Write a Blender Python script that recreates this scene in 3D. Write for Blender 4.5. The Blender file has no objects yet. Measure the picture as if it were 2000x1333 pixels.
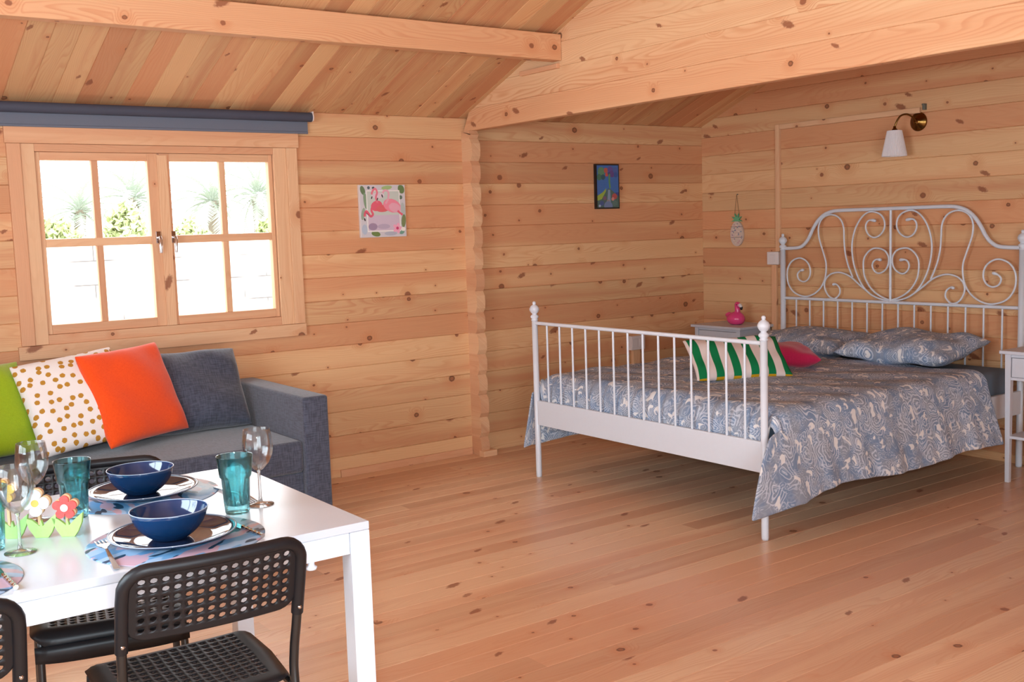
import bpy, math, random
from math import pi, sin, cos, sqrt, radians
from mathutils import Vector, Matrix
C = bpy.context.scene.collection

# ---------------------------------------------------------------- camera, world, lights, exposure
H = 1.42
F_PX, YAW, PITCH, ROLL = 2095.26, 0.62131869, 0.10593498, 0.03211394
fw = Vector((sin(YAW)*cos(PITCH), cos(YAW)*cos(PITCH), -sin(PITCH)))
rt = Vector((cos(YAW), -sin(YAW), 0)); dn = fw.cross(rt)
r2 = cos(ROLL)*rt + sin(ROLL)*dn; d2 = -sin(ROLL)*rt + cos(ROLL)*dn
cam = bpy.data.cameras.new('camera'); cam.sensor_width = 36; cam.lens = F_PX/2000*36
cam.clip_start = 0.02; cam.clip_end = 200
co = bpy.data.objects.new('camera', cam); C.objects.link(co)
m3 = Matrix((r2, -d2, -fw)).transposed()
co.matrix_world = Matrix.Translation((0, 0, H)) @ m3.to_4x4()
sc = bpy.context.scene; sc.camera = co
sc.view_settings.view_transform = 'Standard'; sc.view_settings.look = 'None'
sc.view_settings.gamma = 1; sc.view_settings.use_curve_mapping = False
sc.view_settings.exposure = 0.16
W = bpy.data.worlds.new('world'); sc.world = W; W.use_nodes = True
bg = W.node_tree.nodes['Background']; bg.inputs[0].default_value = (0.93, 0.97, 1.0, 1); bg.inputs[1].default_value = 5.0

def area(name, loc, target, sx, sy, power, color):
    l = bpy.data.lights.new(name, 'AREA'); l.shape = 'RECTANGLE'; l.size = sx; l.size_y = sy
    l.energy = power; l.color = color
    o = bpy.data.objects.new(name, l); C.objects.link(o); o.location = loc
    o.rotation_euler = (Vector(target)-Vector(loc)).to_track_quat('-Z', 'Y').to_euler()
    return o
# daylight falling through the glazed doors behind the photographer and the window on the left
area('daylight_patio_doors', (0.35, -1.78, 1.15), (0.35, 2, 1.15), 2.2, 1.9, 74, (0.69, 0.87, 1.0))
area('daylight_side_window', (-1.13, 2.4, 1.45), (2, 2.6, 1.2), 2.0, 1.15, 78, (0.69, 0.87, 1.0))
# the camera's own flash, left of and above the lens, and its bounce off the ceiling
area('camera_flash', (-0.08, -0.02, 1.56), (1.6, 4.2, 1.0), 0.12, 0.08, 40, (0.76, 0.90, 1.0))

# ---------------------------------------------------------------- colour + node helpers
def lin(c): return c/12.92 if c <= 0.04045 else ((c+0.055)/1.055)**2.4
def rgb(r, g, b, a=1): return (lin(r/255), lin(g/255), lin(b/255), a)

class N:
    def __init__(s, name):
        s.m = bpy.data.materials.new(name); s.m.use_nodes = True
        s.t = s.m.node_tree; s.t.nodes.clear()
        s.out = s.t.nodes.new('ShaderNodeOutputMaterial')
        s.p = s.t.nodes.new('ShaderNodeBsdfPrincipled')
        s.t.links.new(s.p.outputs[0], s.out.inputs[0])
    def node(s, k, **kw):
        n = s.t.nodes.new(k)
        for a, b in kw.items(): setattr(n, a, b)
        return n
    def put(s, sock, v):
        if hasattr(v, 'is_linked') or isinstance(v, bpy.types.NodeSocket): s.t.links.new(v, sock)
        else:
            try: sock.default_value = v
            except Exception: sock.default_value = tuple(v)[:3]
    def math(s, op, a, b=0.0, c=None, clamp=False):
        n = s.node('ShaderNodeMath', operation=op, use_clamp=clamp)
        s.put(n.inputs[0], a); s.put(n.inputs[1], b)
        if c is not None: s.put(n.inputs[2], c)
        return n.outputs[0]
    def ramp(s, v, a, b, x=0.0, y=1.0, smooth=True):
        n = s.node('ShaderNodeMapRange', clamp=True)
        if smooth: n.interpolation_type = 'SMOOTHSTEP'
        s.put(n.inputs[0], v); s.put(n.inputs[1], a); s.put(n.inputs[2], b); s.put(n.inputs[3], x); s.put(n.inputs[4], y)
        return n.outputs[0]
    def mix(s, f, a, b, blend='MIX'):
        n = s.node('ShaderNodeMix', data_type='RGBA', blend_type=blend)
        s.put(n.inputs[0], f); s.put(n.inputs[6], a); s.put(n.inputs[7], b)
        return n.outputs[2]
    def uv(s, name='UVMap'):
        n = s.node('ShaderNodeUVMap'); n.uv_map = name
        q = s.node('ShaderNodeSeparateXYZ'); s.t.links.new(n.outputs[0], q.inputs[0])
        return q.outputs[0], q.outputs[1]
    def obj(s):
        n = s.node('ShaderNodeTexCoord'); return n.outputs['Object']
    def vec(s, x, y, z=0.0):
        n = s.node('ShaderNodeCombineXYZ'); s.put(n.inputs[0], x); s.put(n.inputs[1], y); s.put(n.inputs[2], z)
        return n.outputs[0]
    def noise(s, v, scale=1.0, detail=2.0, rough=0.5, dist=0.0):
        n = s.node('ShaderNodeTexNoise'); s.put(n.inputs['Vector'], v); n.inputs['Scale'].default_value = scale
        n.inputs['Detail'].default_value = detail; n.inputs['Roughness'].default_value = rough
        n.inputs['Distortion'].default_value = dist
        return n.outputs[0]
    def voro(s, v, scale=1.0, feature='F1', rnd=1.0):
        n = s.node('ShaderNodeTexVoronoi', voronoi_dimensions='2D', feature=feature); s.put(n.inputs['Vector'], v)
        n.inputs['Scale'].default_value = scale; n.inputs['Randomness'].default_value = rnd
        q = s.node('ShaderNodeSeparateColor'); s.t.links.new(n.outputs['Color'], q.inputs[0])
        return n.outputs['Distance'], q.outputs[0], q.outputs[1], q.outputs[2], n.outputs['Position']
    def bump(s, h, strength=0.2, dist=0.002):
        n = s.node('ShaderNodeBump'); s.put(n.inputs['Height'], h)
        n.inputs['Strength'].default_value = strength; n.inputs['Distance'].default_value = dist
        s.t.links.new(n.outputs[0], s.p.inputs['Normal'])
    def set(s, color=None, rough=None, metal=None, spec=None, **kw):
        if color is not None: s.put(s.p.inputs['Base Color'], color)
        if rough is not None: s.put(s.p.inputs['Roughness'], rough)
        if metal is not None: s.p.inputs['Metallic'].default_value = metal
        if spec is not None: s.p.inputs['Specular IOR Level'].default_value = spec
        for k, v in kw.items(): s.put(s.p.inputs[k], v)
        return s.m

def wood(name, sap, heart, rough=0.55, ring=0.20, knots=1.0, spread=0.10, joint=None, coat=0.0):
    n = N(name); u, v = n.uv(); r, q = n.uv('Rnd')
    big = n.noise(n.vec(n.math('MULTIPLY', u, 0.45), n.math('MULTIPLY', v, 8.0)), 1.0, 3.0, 0.55)
    bias = n.math('MULTIPLY_ADD', q, 0.36, -0.16)
    hf = n.ramp(n.math('ADD', big, bias), 0.36, 0.64)
    col = n.mix(hf, sap, heart)
    # round knots
    d, a, b, c, _ = n.voro(n.vec(n.math('MULTIPLY', u, 0.85), v), 5.6)
    dm = n.math('DIVIDE', d, 5.6)
    pres = n.ramp(a, 1.0-0.42*knots, 1.0-0.42*knots+0.002)
    rad = n.math('MULTIPLY_ADD', n.math('POWER', b, 2.0), 0.016, 0.0042)
    wob = n.noise(n.vec(u, v), 90.0, 2.0)
    dmw = n.math('MULTIPLY_ADD', n.math('SUBTRACT', wob, 0.5), 0.006, dm)
    k1 = n.math('MULTIPLY', n.math('SUBTRACT', 1.0, n.ramp(n.math('DIVIDE', dmw, rad), 0.72, 1.08)), pres)
    halo = n.math('MULTIPLY', n.math('SUBTRACT', 1.0, n.ramp(n.math('DIVIDE', dm, rad), 0.8, 4.5)), pres)
    # slanting spike knots
    uu = n.math('ADD', n.math('MULTIPLY', u, 0.8), n.math('MULTIPLY', v, 0.75))
    vv = n.math('SUBTRACT', n.math('MULTIPLY', v, 0.62), n.math('MULTIPLY', u, 0.30))
    d2_, a2, b2, c2, _ = n.voro(n.vec(n.math('MULTIPLY', uu, 0.55), n.math('MULTIPLY', vv, 1.9)), 4.2)
    dm2 = n.math('MULTIPLY_ADD', n.math('SUBTRACT', wob, 0.5), 0.02, n.math('DIVIDE', d2_, 4.2))
    pr2 = n.ramp(a2, 1.0-0.36*knots, 1.0-0.36*knots+0.002)
    k2 = n.math('MULTIPLY', n.math('SUBTRACT', 1.0, n.ramp(dm2, n.math('MULTIPLY_ADD', b2, 0.010, 0.006), n.math('MULTIPLY_ADD', b2, 0.018, 0.012))), pr2)
    # growth rings
    wv = n.noise(n.vec(n.math('MULTIPLY', u, 0.75), n.math('MULTIPLY', v, 5.0)), 1.0, 2.0, 0.5)
    rc = n.math('ADD', n.math('MULTIPLY', v, 70.0), n.math('MULTIPLY', wv, 26.0))
    rc = n.math('ADD', rc, n.math('MULTIPLY', halo, 3.5))
    fr = n.math('FRACT', rc)
    rg = n.math('MULTIPLY', n.ramp(fr, 0.35, 0.86), n.math('SUBTRACT', 1.0, n.ramp(fr, 0.88, 1.0)))
    rstr = n.math('MULTIPLY', n.ramp(n.noise(n.vec(n.math('MULTIPLY', u, 0.5), n.math('MULTIPLY', v, 10.0)), 1.0, 2.0), 0.35, 0.7, 0.25, 1.0), rg)
    ringc = n.mix(0.5, heart, rgb(190, 108, 62))
    col = n.mix(n.math('MULTIPLY', rstr, ring*2.2, clamp=True), col, ringc)
    fine = n.noise(n.vec(n.math('MULTIPLY', u, 5.0), n.math('MULTIPLY', v, 260.0)), 1.0, 2.0, 0.6)
    lum = n.math('ADD', n.math('MULTIPLY_ADD', fine, 0.16, 0.92), n.math('MULTIPLY', n.math('SUBTRACT', r, 0.5), spread*2))
    bl = n.node('ShaderNodeCombineColor'); [n.put(bl.inputs[i], lum) for i in range(3)]
    col = n.mix(1.0, col, bl.outputs[0], 'MULTIPLY')
    col = n.mix(n.math('MULTIPLY', halo, 0.30), col, rgb(196, 118, 70))
    kin = n.mix(n.ramp(n.math('DIVIDE', dm, rad), 0.35, 0.8), rgb(150, 92, 62), rgb(88, 50, 34))
    kcol = n.mix(n.ramp(c, 0.5, 0.9), kin, rgb(140, 84, 58))
    col = n.mix(n.math('MULTIPLY', k1, 0.88), col, kcol)
    col = n.mix(n.math('MULTIPLY', k2, 0.80), col, rgb(132, 72, 46))
    n.set(col, rough, spec=0.35)
    if coat: n.p.inputs['Coat Weight'].default_value = coat; n.p.inputs['Coat Roughness'].default_value = 0.22
    n.bump(n.math('ADD', n.math('MULTIPLY', fine, 0.5), rstr), 0.08, 0.001)
    return n.m

def plain(name, color, rough=0.5, metal=0.0, spec=0.5, var=0.0, scale=20.0, bump=0.0):
    n = N(name)
    v = n.noise(n.obj(), scale, 3.0)
    c = n.mix(n.math('MULTIPLY', v, var), color, (color[0]*0.5, color[1]*0.5, color[2]*0.5, 1)) if var else color
    n.set(c, rough, metal, spec)
    if bump: n.bump(v, bump, 0.002)
    return n.m

SAP, HEART = rgb(222, 180, 134), rgb(211, 154, 112)
M = {}
M['wall'] = wood('pine_log', SAP, HEART, 0.60, 0.22, 0.95, 0.09)
M['ceil'] = wood('pine_ceiling_board', rgb(214, 170, 124), rgb(200, 142, 102), 0.58, 0.22, 0.75, 0.13)
M['beam'] = wood('pine_beam', rgb(227, 188, 146), rgb(218, 167, 126), 0.55, 0.34, 0.8, 0.04)
M['floor'] = wood('pine_floor_board', rgb(228, 194, 160), rgb(212, 168, 136), 0.42, 0.20, 0.5, 0.10, coat=0.30)
M['trim'] = wood('pine_trim', rgb(226, 184, 144), rgb(214, 162, 124), 0.55, 0.14, 0.45, 0.05)
M['white'] = plain('white_enamel', rgb(214, 221, 231), 0.32, var=0.06, scale=60)
M['tabletop'] = plain('white_laminate', rgb(190, 198, 209), 0.22, var=0.04, scale=60)
M['nswhite'] = plain('white_stained_wood', rgb(204, 207, 216), 0.45, var=0.12, scale=30)
M['plasticwhite'] = plain('white_plastic', rgb(222, 214, 212), 0.4, var=0.04)
M['black'] = plain('black_plastic', rgb(22, 22, 26), 0.42, spec=0.3, var=0.1, scale=40)
M['blacktube'] = plain('black_steel', rgb(20, 20, 22), 0.35, spec=0.6, var=0.1)
M['chrome'] = plain('chrome', rgb(200, 200, 205), 0.12, 1.0, var=0.05)
M['steel'] = plain('cutlery_steel', rgb(205, 200, 196), 0.16, 1.0, var=0.08)
M['brass'] = plain('antique_brass', rgb(128, 96, 50), 0.24, 1.0, var=0.3, scale=40)
M['darkknob'] = plain('dark_knob', rgb(40, 34, 32), 0.35, var=0.1)
M['navy'] = plain('navy_glaze', rgb(15, 48, 86), 0.08, spec=0.7, var=0.12, scale=30)
M['plate'] = plain('midnight_glaze', rgb(30, 40, 66), 0.05, spec=0.9, var=0.1, scale=30)
M['rim'] = plain('pale_glaze_edge', rgb(150, 165, 185), 0.12, var=0.1)
M['blind'] = plain('blind_fabric', rgb(104, 110, 124), 0.8, var=0.1, scale=200)
M['blindroll'] = plain('blind_roll', rgb(66, 70, 86), 0.7, var=0.1, scale=200)
M['pinkplastic'] = plain('pink_glossy_plastic', rgb(226, 70, 132), 0.22, spec=0.6, var=0.05)
M['ink'] = plain('black_paint', rgb(24, 20, 22), 0.35, var=0.1)
M['shade'] = plain('pleated_shade_fabric', rgb(228, 224, 226), 0.8, var=0.05, scale=80)
M['sheet'] = plain('blue_grey_sheet', rgb(104, 122, 140), 0.9, var=0.12, scale=80)
M['string'] = plain('jute_string', rgb(120, 96, 66), 0.9, var=0.3, scale=200)
M['bracket'] = plain('grey_metal_bracket', rgb(112, 114, 104), 0.5, 0.3, var=0.2)

def fabric(name, color, dark, weave=420, rough=0.92, amt=0.5):
    n = N(name); u, v = n.uv()
    a = n.noise(n.vec(n.math('MULTIPLY', u, weave), n.math('MULTIPLY', v, weave*0.12)), 1.0, 2.0)
    b = n.noise(n.vec(n.math('MULTIPLY', u, weave*0.12), n.math('MULTIPLY', v, weave)), 1.0, 2.0)
    w = n.ramp(n.math('ADD', a, b), 0.75, 1.25)
    n.set(n.mix(n.math('MULTIPLY', w, amt), color, dark), rough, spec=0.2, **{'Sheen Weight': 0.35})
    n.bump(w, 0.25, 0.002); return n.m
M['sofa'] = fabric('charcoal_woven_fabric', rgb(80, 85, 101), rgb(40, 42, 52), 170, 0.92, 0.6)
M['orange'] = fabric('orange_cotton', rgb(240, 84, 26), rgb(222, 66, 16), 500)
M['lime'] = fabric('lime_green_cotton', rgb(150, 178, 28), rgb(134, 160, 20), 500)
M['pink'] = fabric('raspberry_cotton', rgb(196, 36, 86), rgb(178, 26, 72), 500)

def dots():
    n = N('gold_dot_cotton'); u, v = n.uv()
    d, a, b, c, _ = n.voro(n.vec(u, v), 22.0, rnd=0.62)
    wob = n.math('MULTIPLY_ADD', n.noise(n.vec(u, v), 120.0, 1.0), 0.12, -0.06)
    m = n.math('SUBTRACT', 1.0, n.ramp(n.math('ADD', d, wob), 0.24, 0.27))
    gold = n.mix(n.noise(n.vec(u, v), 300.0, 2.0), rgb(200, 150, 60), rgb(160, 112, 40))
    n.set(n.mix(m, rgb(232, 228, 226), gold), 0.85, spec=0.2); return n.m
M['dots'] = dots()
def stripes():
    n = N('green_striped_cotton'); u, v = n.uv('Rnd')          # normalised 0..1 over the cushion
    f = n.math('FRACT', n.math('ADD', n.math('MULTIPLY', u, 5.75), 0.82))
    m = n.math('MULTIPLY', n.ramp(f, 0.0, 0.03), n.math('SUBTRACT', 1.0, n.ramp(f, 0.46, 0.49)))
    col = n.mix(m, rgb(226, 212, 208), rgb(16, 122, 72))
    yb = n.math('MULTIPLY', n.math('SUBTRACT', 1.0, n.ramp(v, 0.02, 0.028)), m)
    n.set(n.mix(yb, col, rgb(206, 160, 30)), 0.88, spec=0.2); return n.m
M['stripes'] = stripes()
def paisley():
    n = N('blue_paisley_cotton'); u, v = n.uv()
    w1 = n.math('SUBTRACT', n.noise(n.vec(u, v), 8.0, 2.0), 0.5)
    w2 = n.math('SUBTRACT', n.noise(n.vec(v, n.math('ADD', u, 5.0)), 8.0, 2.0), 0.5)
    a = n.math('MULTIPLY_ADD', w1, 0.13, u); b = n.math('MULTIPLY_ADD', w2, 0.13, v)
    base = n.mix(n.ramp(n.noise(n.vec(u, v), 13.0, 2.0), 0.4, 0.6), rgb(124, 146, 176), rgb(146, 156, 172))
    # medallions: concentric outlines inside some cells
    d, r, g, bb, _ = n.voro(n.vec(n.math('MULTIPLY', a, 1.25), b), 10.0)
    ring = n.math('SINE', n.math('MULTIPLY', d, n.math('MULTIPLY_ADD', r, 16.0, 30.0)))
    lines = n.math('MULTIPLY', n.ramp(ring, 0.25, 0.75), n.ramp(g, 0.30, 0.34, 0.15, 1.0))
    # small curls and leaf strokes between them
    d3, r3, g3, b3, _ = n.voro(n.vec(a, n.math('MULTIPLY', b, 1.3)), 30.0)
    curl = n.math('MULTIPLY', n.ramp(n.math('SINE', n.math('MULTIPLY', d3, 17.0)), 0.2, 0.7), n.ramp(r3, 0.35, 0.4))
    # solid comma shapes: a disc minus an offset disc in warped space
    x2, y2 = n.math('MULTIPLY', a, 1.35), b
    d2, r2_, g2, b2, _ = n.voro(n.vec(x2, y2), 15.0)
    d2b = n.voro(n.vec(n.math('ADD', x2, 0.016), n.math('ADD', y2, 0.010)), 15.0)[0]
    comma = n.math('MULTIPLY', n.math('MULTIPLY', n.math('SUBTRACT', 1.0, n.ramp(d2, 0.30, 0.36)), n.ramp(d2b, 0.20, 0.27)), n.ramp(r2_, 0.55, 0.58))
    col = n.mix(n.math('MULTIPLY', curl, 0.55), base, rgb(200, 210, 224))
    col = n.mix(n.math('MULTIPLY', lines, 0.80), col, rgb(208, 216, 228))
    col = n.mix(n.math('MULTIPLY', comma, 0.95), col, rgb(232, 232, 232))
    n.set(col, 0.88, spec=0.2); return n.m
M['paisley'] = paisley()
def placemat():
    n = N('printed_placemat'); o = n.obj(); q = n.node('ShaderNodeSeparateXYZ'); n.t.links.new(o, q.inputs[0])
    x, y = q.outputs[0], q.outputs[1]
    a = n.noise(n.vec(n.math('MULTIPLY', x, 8.0), n.math('MULTIPLY', y, 22.0)), 1.0, 1.0)
    b = n.noise(n.vec(n.math('MULTIPLY', x, 9.0), n.math('MULTIPLY', y, 24.0), 4.0), 1.0, 1.0)
    c = n.noise(n.vec(n.math('MULTIPLY', x, 12.0), n.math('MULTIPLY', y, 30.0), 9.0), 1.0, 1.0)
    col = n.mix(n.ramp(a, 0.47, 0.50), rgb(96, 146, 190), rgb(140, 172, 204))
    col = n.mix(n.ramp(b, 0.56, 0.58), col, rgb(176, 150, 168))
    col = n.mix(n.ramp(c, 0.62, 0.635), col, rgb(34, 66, 92))
    n.set(col, 0.35); return n.m
M['mat'] = placemat()
def colattr():
    n = N('painted_print'); a = n.node('ShaderNodeAttribute'); a.attribute_name = 'Col'
    g = n.noise(n.obj(), 160.0, 2.0)
    n.set(n.mix(n.math('MULTIPLY', g, 0.06), a.outputs[0], rgb(235, 235, 235)), 0.55); return n.m
M['print'] = colattr()
def glassy(name, tint, fac_glass=0.0, edge=0.5):
    n = N(name); n.t.nodes.remove(n.p)
    tr = n.node('ShaderNodeBsdfTransparent'); tr.inputs[0].default_value = tint
    gl = n.node('ShaderNodeBsdfGlossy'); gl.inputs['Roughness'].default_value = 0.02
    lw = n.node('ShaderNodeLayerWeight'); lw.inputs[0].default_value = 0.25
    f = n.math('MULTIPLY_ADD', lw.outputs['Fresnel'], edge, 0.02)
    base = tr.outputs[0]
    if fac_glass:
        g2 = n.node('ShaderNodeBsdfGlass'); g2.inputs['Color'].default_value = tint; g2.inputs['IOR'].default_value = 1.4
        mx0 = n.node('ShaderNodeMixShader'); mx0.inputs[0].default_value = fac_glass
        n.t.links.new(base, mx0.inputs[1]); n.t.links.new(g2.outputs[0], mx0.inputs[2]); base = mx0.outputs[0]
    mx = n.node('ShaderNodeMixShader'); n.put(mx.inputs[0], f)
    n.t.links.new(base, mx.inputs[1]); n.t.links.new(gl.outputs[0], mx.inputs[2])
    n.t.links.new(mx.outputs[0], n.out.inputs[0]); return n.m
M['pane'] = glassy('window_glass', (0.98, 0.99, 0.99, 1), 0.0, 0.15)
M['clear'] = glassy('clear_glass', (0.985, 0.99, 0.99, 1), 0.05, 0.55)
M['clearstem'] = glassy('clear_glass_stem', (0.97, 0.98, 0.98, 1), 0.6, 0.8)
M['teal'] = glassy('teal_glass', (0.60, 0.91, 0.94, 1), 0.20, 0.8)

# ---------------------------------------------------------------- mesh builder
RNG = random.Random(7)
class MB:
    def __init__(s): s.v = []; s.f = []; s.uv = []; s.rn = []; s.sm = []; s.co = []
    def add(s, vs, fs, uvs=None, rnd=None, smooth=False, col=None):
        o = len(s.v); s.v += [tuple(p) for p in vs]
        for i, f in enumerate(fs):
            s.f.append([o+k for k in f]); s.sm.append(smooth); s.co.append(col or (1, 1, 1, 1))
            if uvs is None: s.uv.append([(vs[k][0]+vs[k][1]*0.37, vs[k][2]+vs[k][1]*0.61) for k in f])
            else: s.uv.append(uvs[i])
            s.rn.append(rnd[i] if isinstance(rnd, list) else [rnd or (0.5, 0.5)]*len(f))
        return s
    def box(s, x0, x1, y0, y1, z0, z1, g=0, Mx=None, rnd=None, col=None, taper=None):
        P = [(x, y, z) for x in (x0, x1) for y in (y0, y1) for z in (z0, z1)]
        if taper:   # shrink the lower end in x and y about the given centre
            cx, cy, k = taper
            P = [((cx+(p[0]-cx)*k, cy+(p[1]-cy)*k, p[2]) if p[2] == z0 else p) for p in P]
        F = [((0, 1, 3, 2), 0), ((4, 6, 7, 5), 0), ((0, 4, 5, 1), 1), ((2, 3, 7, 6), 1), ((0, 2, 6, 4), 2), ((1, 5, 7, 3), 2)]
        ou, ov = RNG.random()*40, RNG.random()*40
        uvs = []
        for f, nax in F:
            if nax == g: a, b = [i for i in range(3) if i != g]
            else: a = g; b = [i for i in range(3) if i not in (g, nax)][0]
            uvs.append([(P[k][a]+ou, P[k][b]+ov) for k in f])
        r = rnd or (RNG.random(), RNG.random())
        V = [Mx @ Vector(p) for p in P] if Mx else P
        return s.add(V, [f for f, _ in F], uvs, r, False, col)
    def plank(s, u0, u1, z0, z1, Mx, t=0.044, ch=0.003, u0t=None, u1t=None, seed=None):
        # local (u, depth, z): room face at depth 0, body behind it
        u0t = u0 if u0t is None else u0t; u1t = u1 if u1t is None else u1t
        cs = [(-1.5*ch, z0), (0, z0+ch), (0, z1-ch), (-1.5*ch, z1), (-t, z1), (-t, z0)]
        R_ = random.Random(seed) if seed is not None else RNG
        ou, ov = R_.random()*40, R_.random()*40; r = (R_.random(), R_.random())
        k = lambda z: (z-z0)/(z1-z0)
        V = []; L = []
        for (d, z) in cs:
            V.append((u0+(u0t-u0)*k(z), d, z)); V.append((u1+(u1t-u1)*k(z), d, z))
        n = 6; fs = []; uvs = []
        for i in range(n):
            j = (i+1) % n; q = (2*i, 2*i+1, 2*j+1, 2*j); fs.append(q)
            uvs.append([(V[a][0]+ou, V[a][2]+ov+(V[a][1] if V[a][1] < -0.01 else 0)) for a in q])
        fs.append(tuple(2*i for i in range(n))[::-1]); fs.append(tuple(2*i+1 for i in range(n)))
        for q in fs[-2:]: uvs.append([(V[a][1]+ou, V[a][2]+ov) for a in q])
        return s.add([Mx @ Vector(p) for p in V], fs, uvs, r)
    def tube(s, pts, r, n=10, closed=False, smooth=True, flat=1.0):
        pts = [Vector(p) for p in pts]; m = len(pts); V = []; fs = []; uvs = []
        up = None; L = 0
        rr = r if isinstance(r, (list, tuple)) else [r]*m
        for i, p in enumerate(pts):
            if closed: t = pts[(i+1) % m]-pts[i-1]
            else: t = pts[min(i+1, m-1)]-pts[max(i-1, 0)]
            t.normalize()
            if up is None:
                up = Vector((0, 0, 1)) if abs(t.z) < 0.9 else Vector((1, 0, 0))
            a = t.cross(up)
            if a.length < 1e-6: a = t.orthogonal()
            a.normalize(); b = a.cross(t).normalized(); up = b
            for k in range(n):
                th = 2*pi*k/n; V.append(p+(a*cos(th)+b*sin(th)*flat)*rr[i])
        rings = m if closed else m-1
        for i in range(rings):
            L2 = L+(pts[(i+1) % m]-pts[i]).length
            for k in range(n):
                k2 = (k+1) % n; i2 = (i+1) % m
                fs.append((i*n+k, i*n+k2, i2*n+k2, i2*n+k))
                uvs.append([(L, k/n*.1), (L, (k+1)/n*.1), (L2, (k+1)/n*.1), (L2, k/n*.1)])
            L = L2
        s.add(V, fs, uvs, (0.5, 0.5), smooth)
        if not closed:
            for base, rev in ((0, True), ((m-1)*n, False)):
                q = [V[base+k] for k in range(n)]; f = tuple(range(n))
                s.add(q, [f[::-1] if not rev else f])
        return s
    def lathe(s, prof, n=32, Mx=None, smooth=True, flute=None, col=None):
        V = []; fs = []; uvs = []
        for i, (r, z) in enumerate(prof):
            for k in range(n):
                th = 2*pi*k/n; rr = r*(1+(flute(z, k) if flute else 0)); V.append(Vector((rr*cos(th), rr*sin(th), z)))
        for i in range(len(prof)-1):
            for k in range(n):
                k2 = (k+1) % n; fs.append((i*n+k, i*n+k2, (i+1)*n+k2, (i+1)*n+k))
                uvs.append([(k/n, prof[i][1]), ((k+1)/n, prof[i][1]), ((k+1)/n, prof[i+1][1]), (k/n, prof[i+1][1])])
        if Mx: V = [Mx @ p for p in V]
        return s.add(V, fs, uvs, (0.5, 0.5), smooth, col)
    def prism(s, poly, z0, z1, Mx=None, col=None, g=None):
        n = len(poly); V = [Vector((x, y, z0)) for x, y in poly]+[Vector((x, y, z1)) for x, y in poly]
        fs = [tuple(range(n))[::-1], tuple(range(n, 2*n))]+[(i, (i+1) % n, n+(i+1) % n, n+i) for i in range(n)]
        a = sum(poly[i][0]*poly[(i+1) % n][1]-poly[(i+1) % n][0]*poly[i][1] for i in range(n))
        if a < 0: fs = [f[::-1] for f in fs]
        if Mx: V = [Mx @ p for p in V]
        return s.add(V, fs, None, None, False, col)
    def build(s, name, mat, parent=None, bevel=0.0, sub=0, seg=2, solid=0.0, loc=None, rot=None, smooth=None):
        me = bpy.data.meshes.new(name); me.from_pydata(s.v, [], s.f)
        ul = me.uv_layers.new(name='UVMap'); rl = me.uv_layers.new(name='Rnd')
        ca = me.color_attributes.new('Col', 'FLOAT_COLOR', 'CORNER')
        ul, rl, ca = me.uv_layers['UVMap'], me.uv_layers['Rnd'], me.color_attributes['Col']
        li = 0; U = []; R_ = []; CC = []
        for i in range(len(s.f)):
            for k in range(len(s.f[i])):
                U += s.uv[i][k]; R_ += s.rn[i][k]; CC += s.co[i]
        ul.data.foreach_set('uv', U); rl.data.foreach_set('uv', R_); ca.data.foreach_set('color', CC)
        me.polygons.foreach_set('use_smooth', [(smooth if smooth is not None else x) for x in s.sm])
        me.update(); me.materials.append(mat)
        o = bpy.data.objects.new(name, me); C.objects.link(o)
        if parent: o.parent = parent
        if loc is not None: o.location = loc
        if rot is not None: o.rotation_euler = rot
        if solid: md = o.modifiers.new('solid', 'SOLIDIFY'); md.thickness = solid; md.offset = 0
        if bevel:
            md = o.modifiers.new('bevel', 'BEVEL'); md.width = bevel; md.segments = seg; md.limit_method = 'ANGLE'; md.angle_limit = radians(40)
        if sub: md = o.modifiers.new('sub', 'SUBSURF'); md.levels = sub; md.render_levels = sub
        return o

def tag(o, label=None, cat=None, group=None, kind=None):
    if label: o['label'] = label
    if cat: o['category'] = cat
    if group: o['group'] = group
    if kind: o['kind'] = kind
    return o
def empty(name, loc=(0, 0, 0), rz=0.0, label=None, cat=None, group=None, kind=None):
    o = bpy.data.objects.new(name, None); C.objects.link(o); o.location = loc; o.rotation_euler = (0, 0, rz)
    o.empty_display_size = 0.1
    return tag(o, label, cat, group, kind)
def copy_tree(o, parent=None):
    c = o.copy(); C.objects.link(c); c.parent = parent
    for ch in [x for x in bpy.data.objects if x.parent == o]: copy_tree(ch, c)
    return c
def spline(pts, n=6):
    P = [Vector(p) for p in pts]; out = []
    for i in range(len(P)-1):
        a, b, c, d = P[max(i-1, 0)], P[i], P[i+1], P[min(i+2, len(P)-1)]
        for k in range(n):
            t = k/n; out.append(0.5*((2*b)+(c-a)*t+(2*a-5*b+4*c-d)*t*t+(3*b-a-3*c+d)*t**3))
    out.append(P[-1]); return out
def frame(o, X, Y, Z=None):
    X = Vector(X); Y = Vector(Y); Z = Vector(Z) if Z else X.cross(Y)
    m = Matrix((X.normalized(), Y.normalized(), Z.normalized())).transposed().to_4x4()
    return Matrix.Translation(o) @ m

# ---------------------------------------------------------------- the setting
YB, XR, XL, YF, XG = 5.585, 5.746, -1.05, -1.70, 3.682      # back wall, right wall, left wall, front wall, gable beam
SL = 0.375; YM = 2.0
def roof(y): return 2.095+SL*(YB-y) if y > YM else 2.095+SL*(YB-YM)-SL*(YM-y)
P_ = 0.1325
zl = [0.0, 0.119, 0.244, 0.385, 0.512, 0.640, 0.770, 0.900]+[0.9+P_*k for k in range(1, 10)]        # log joints of the back wall
zr = [0.0, 0.05, 0.185, 0.315, 0.445, 0.575, 0.705, 0.835, 0.965]+[1.09+0.132*k for k in range(0, 20)]   # log joints of the side walls

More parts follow.
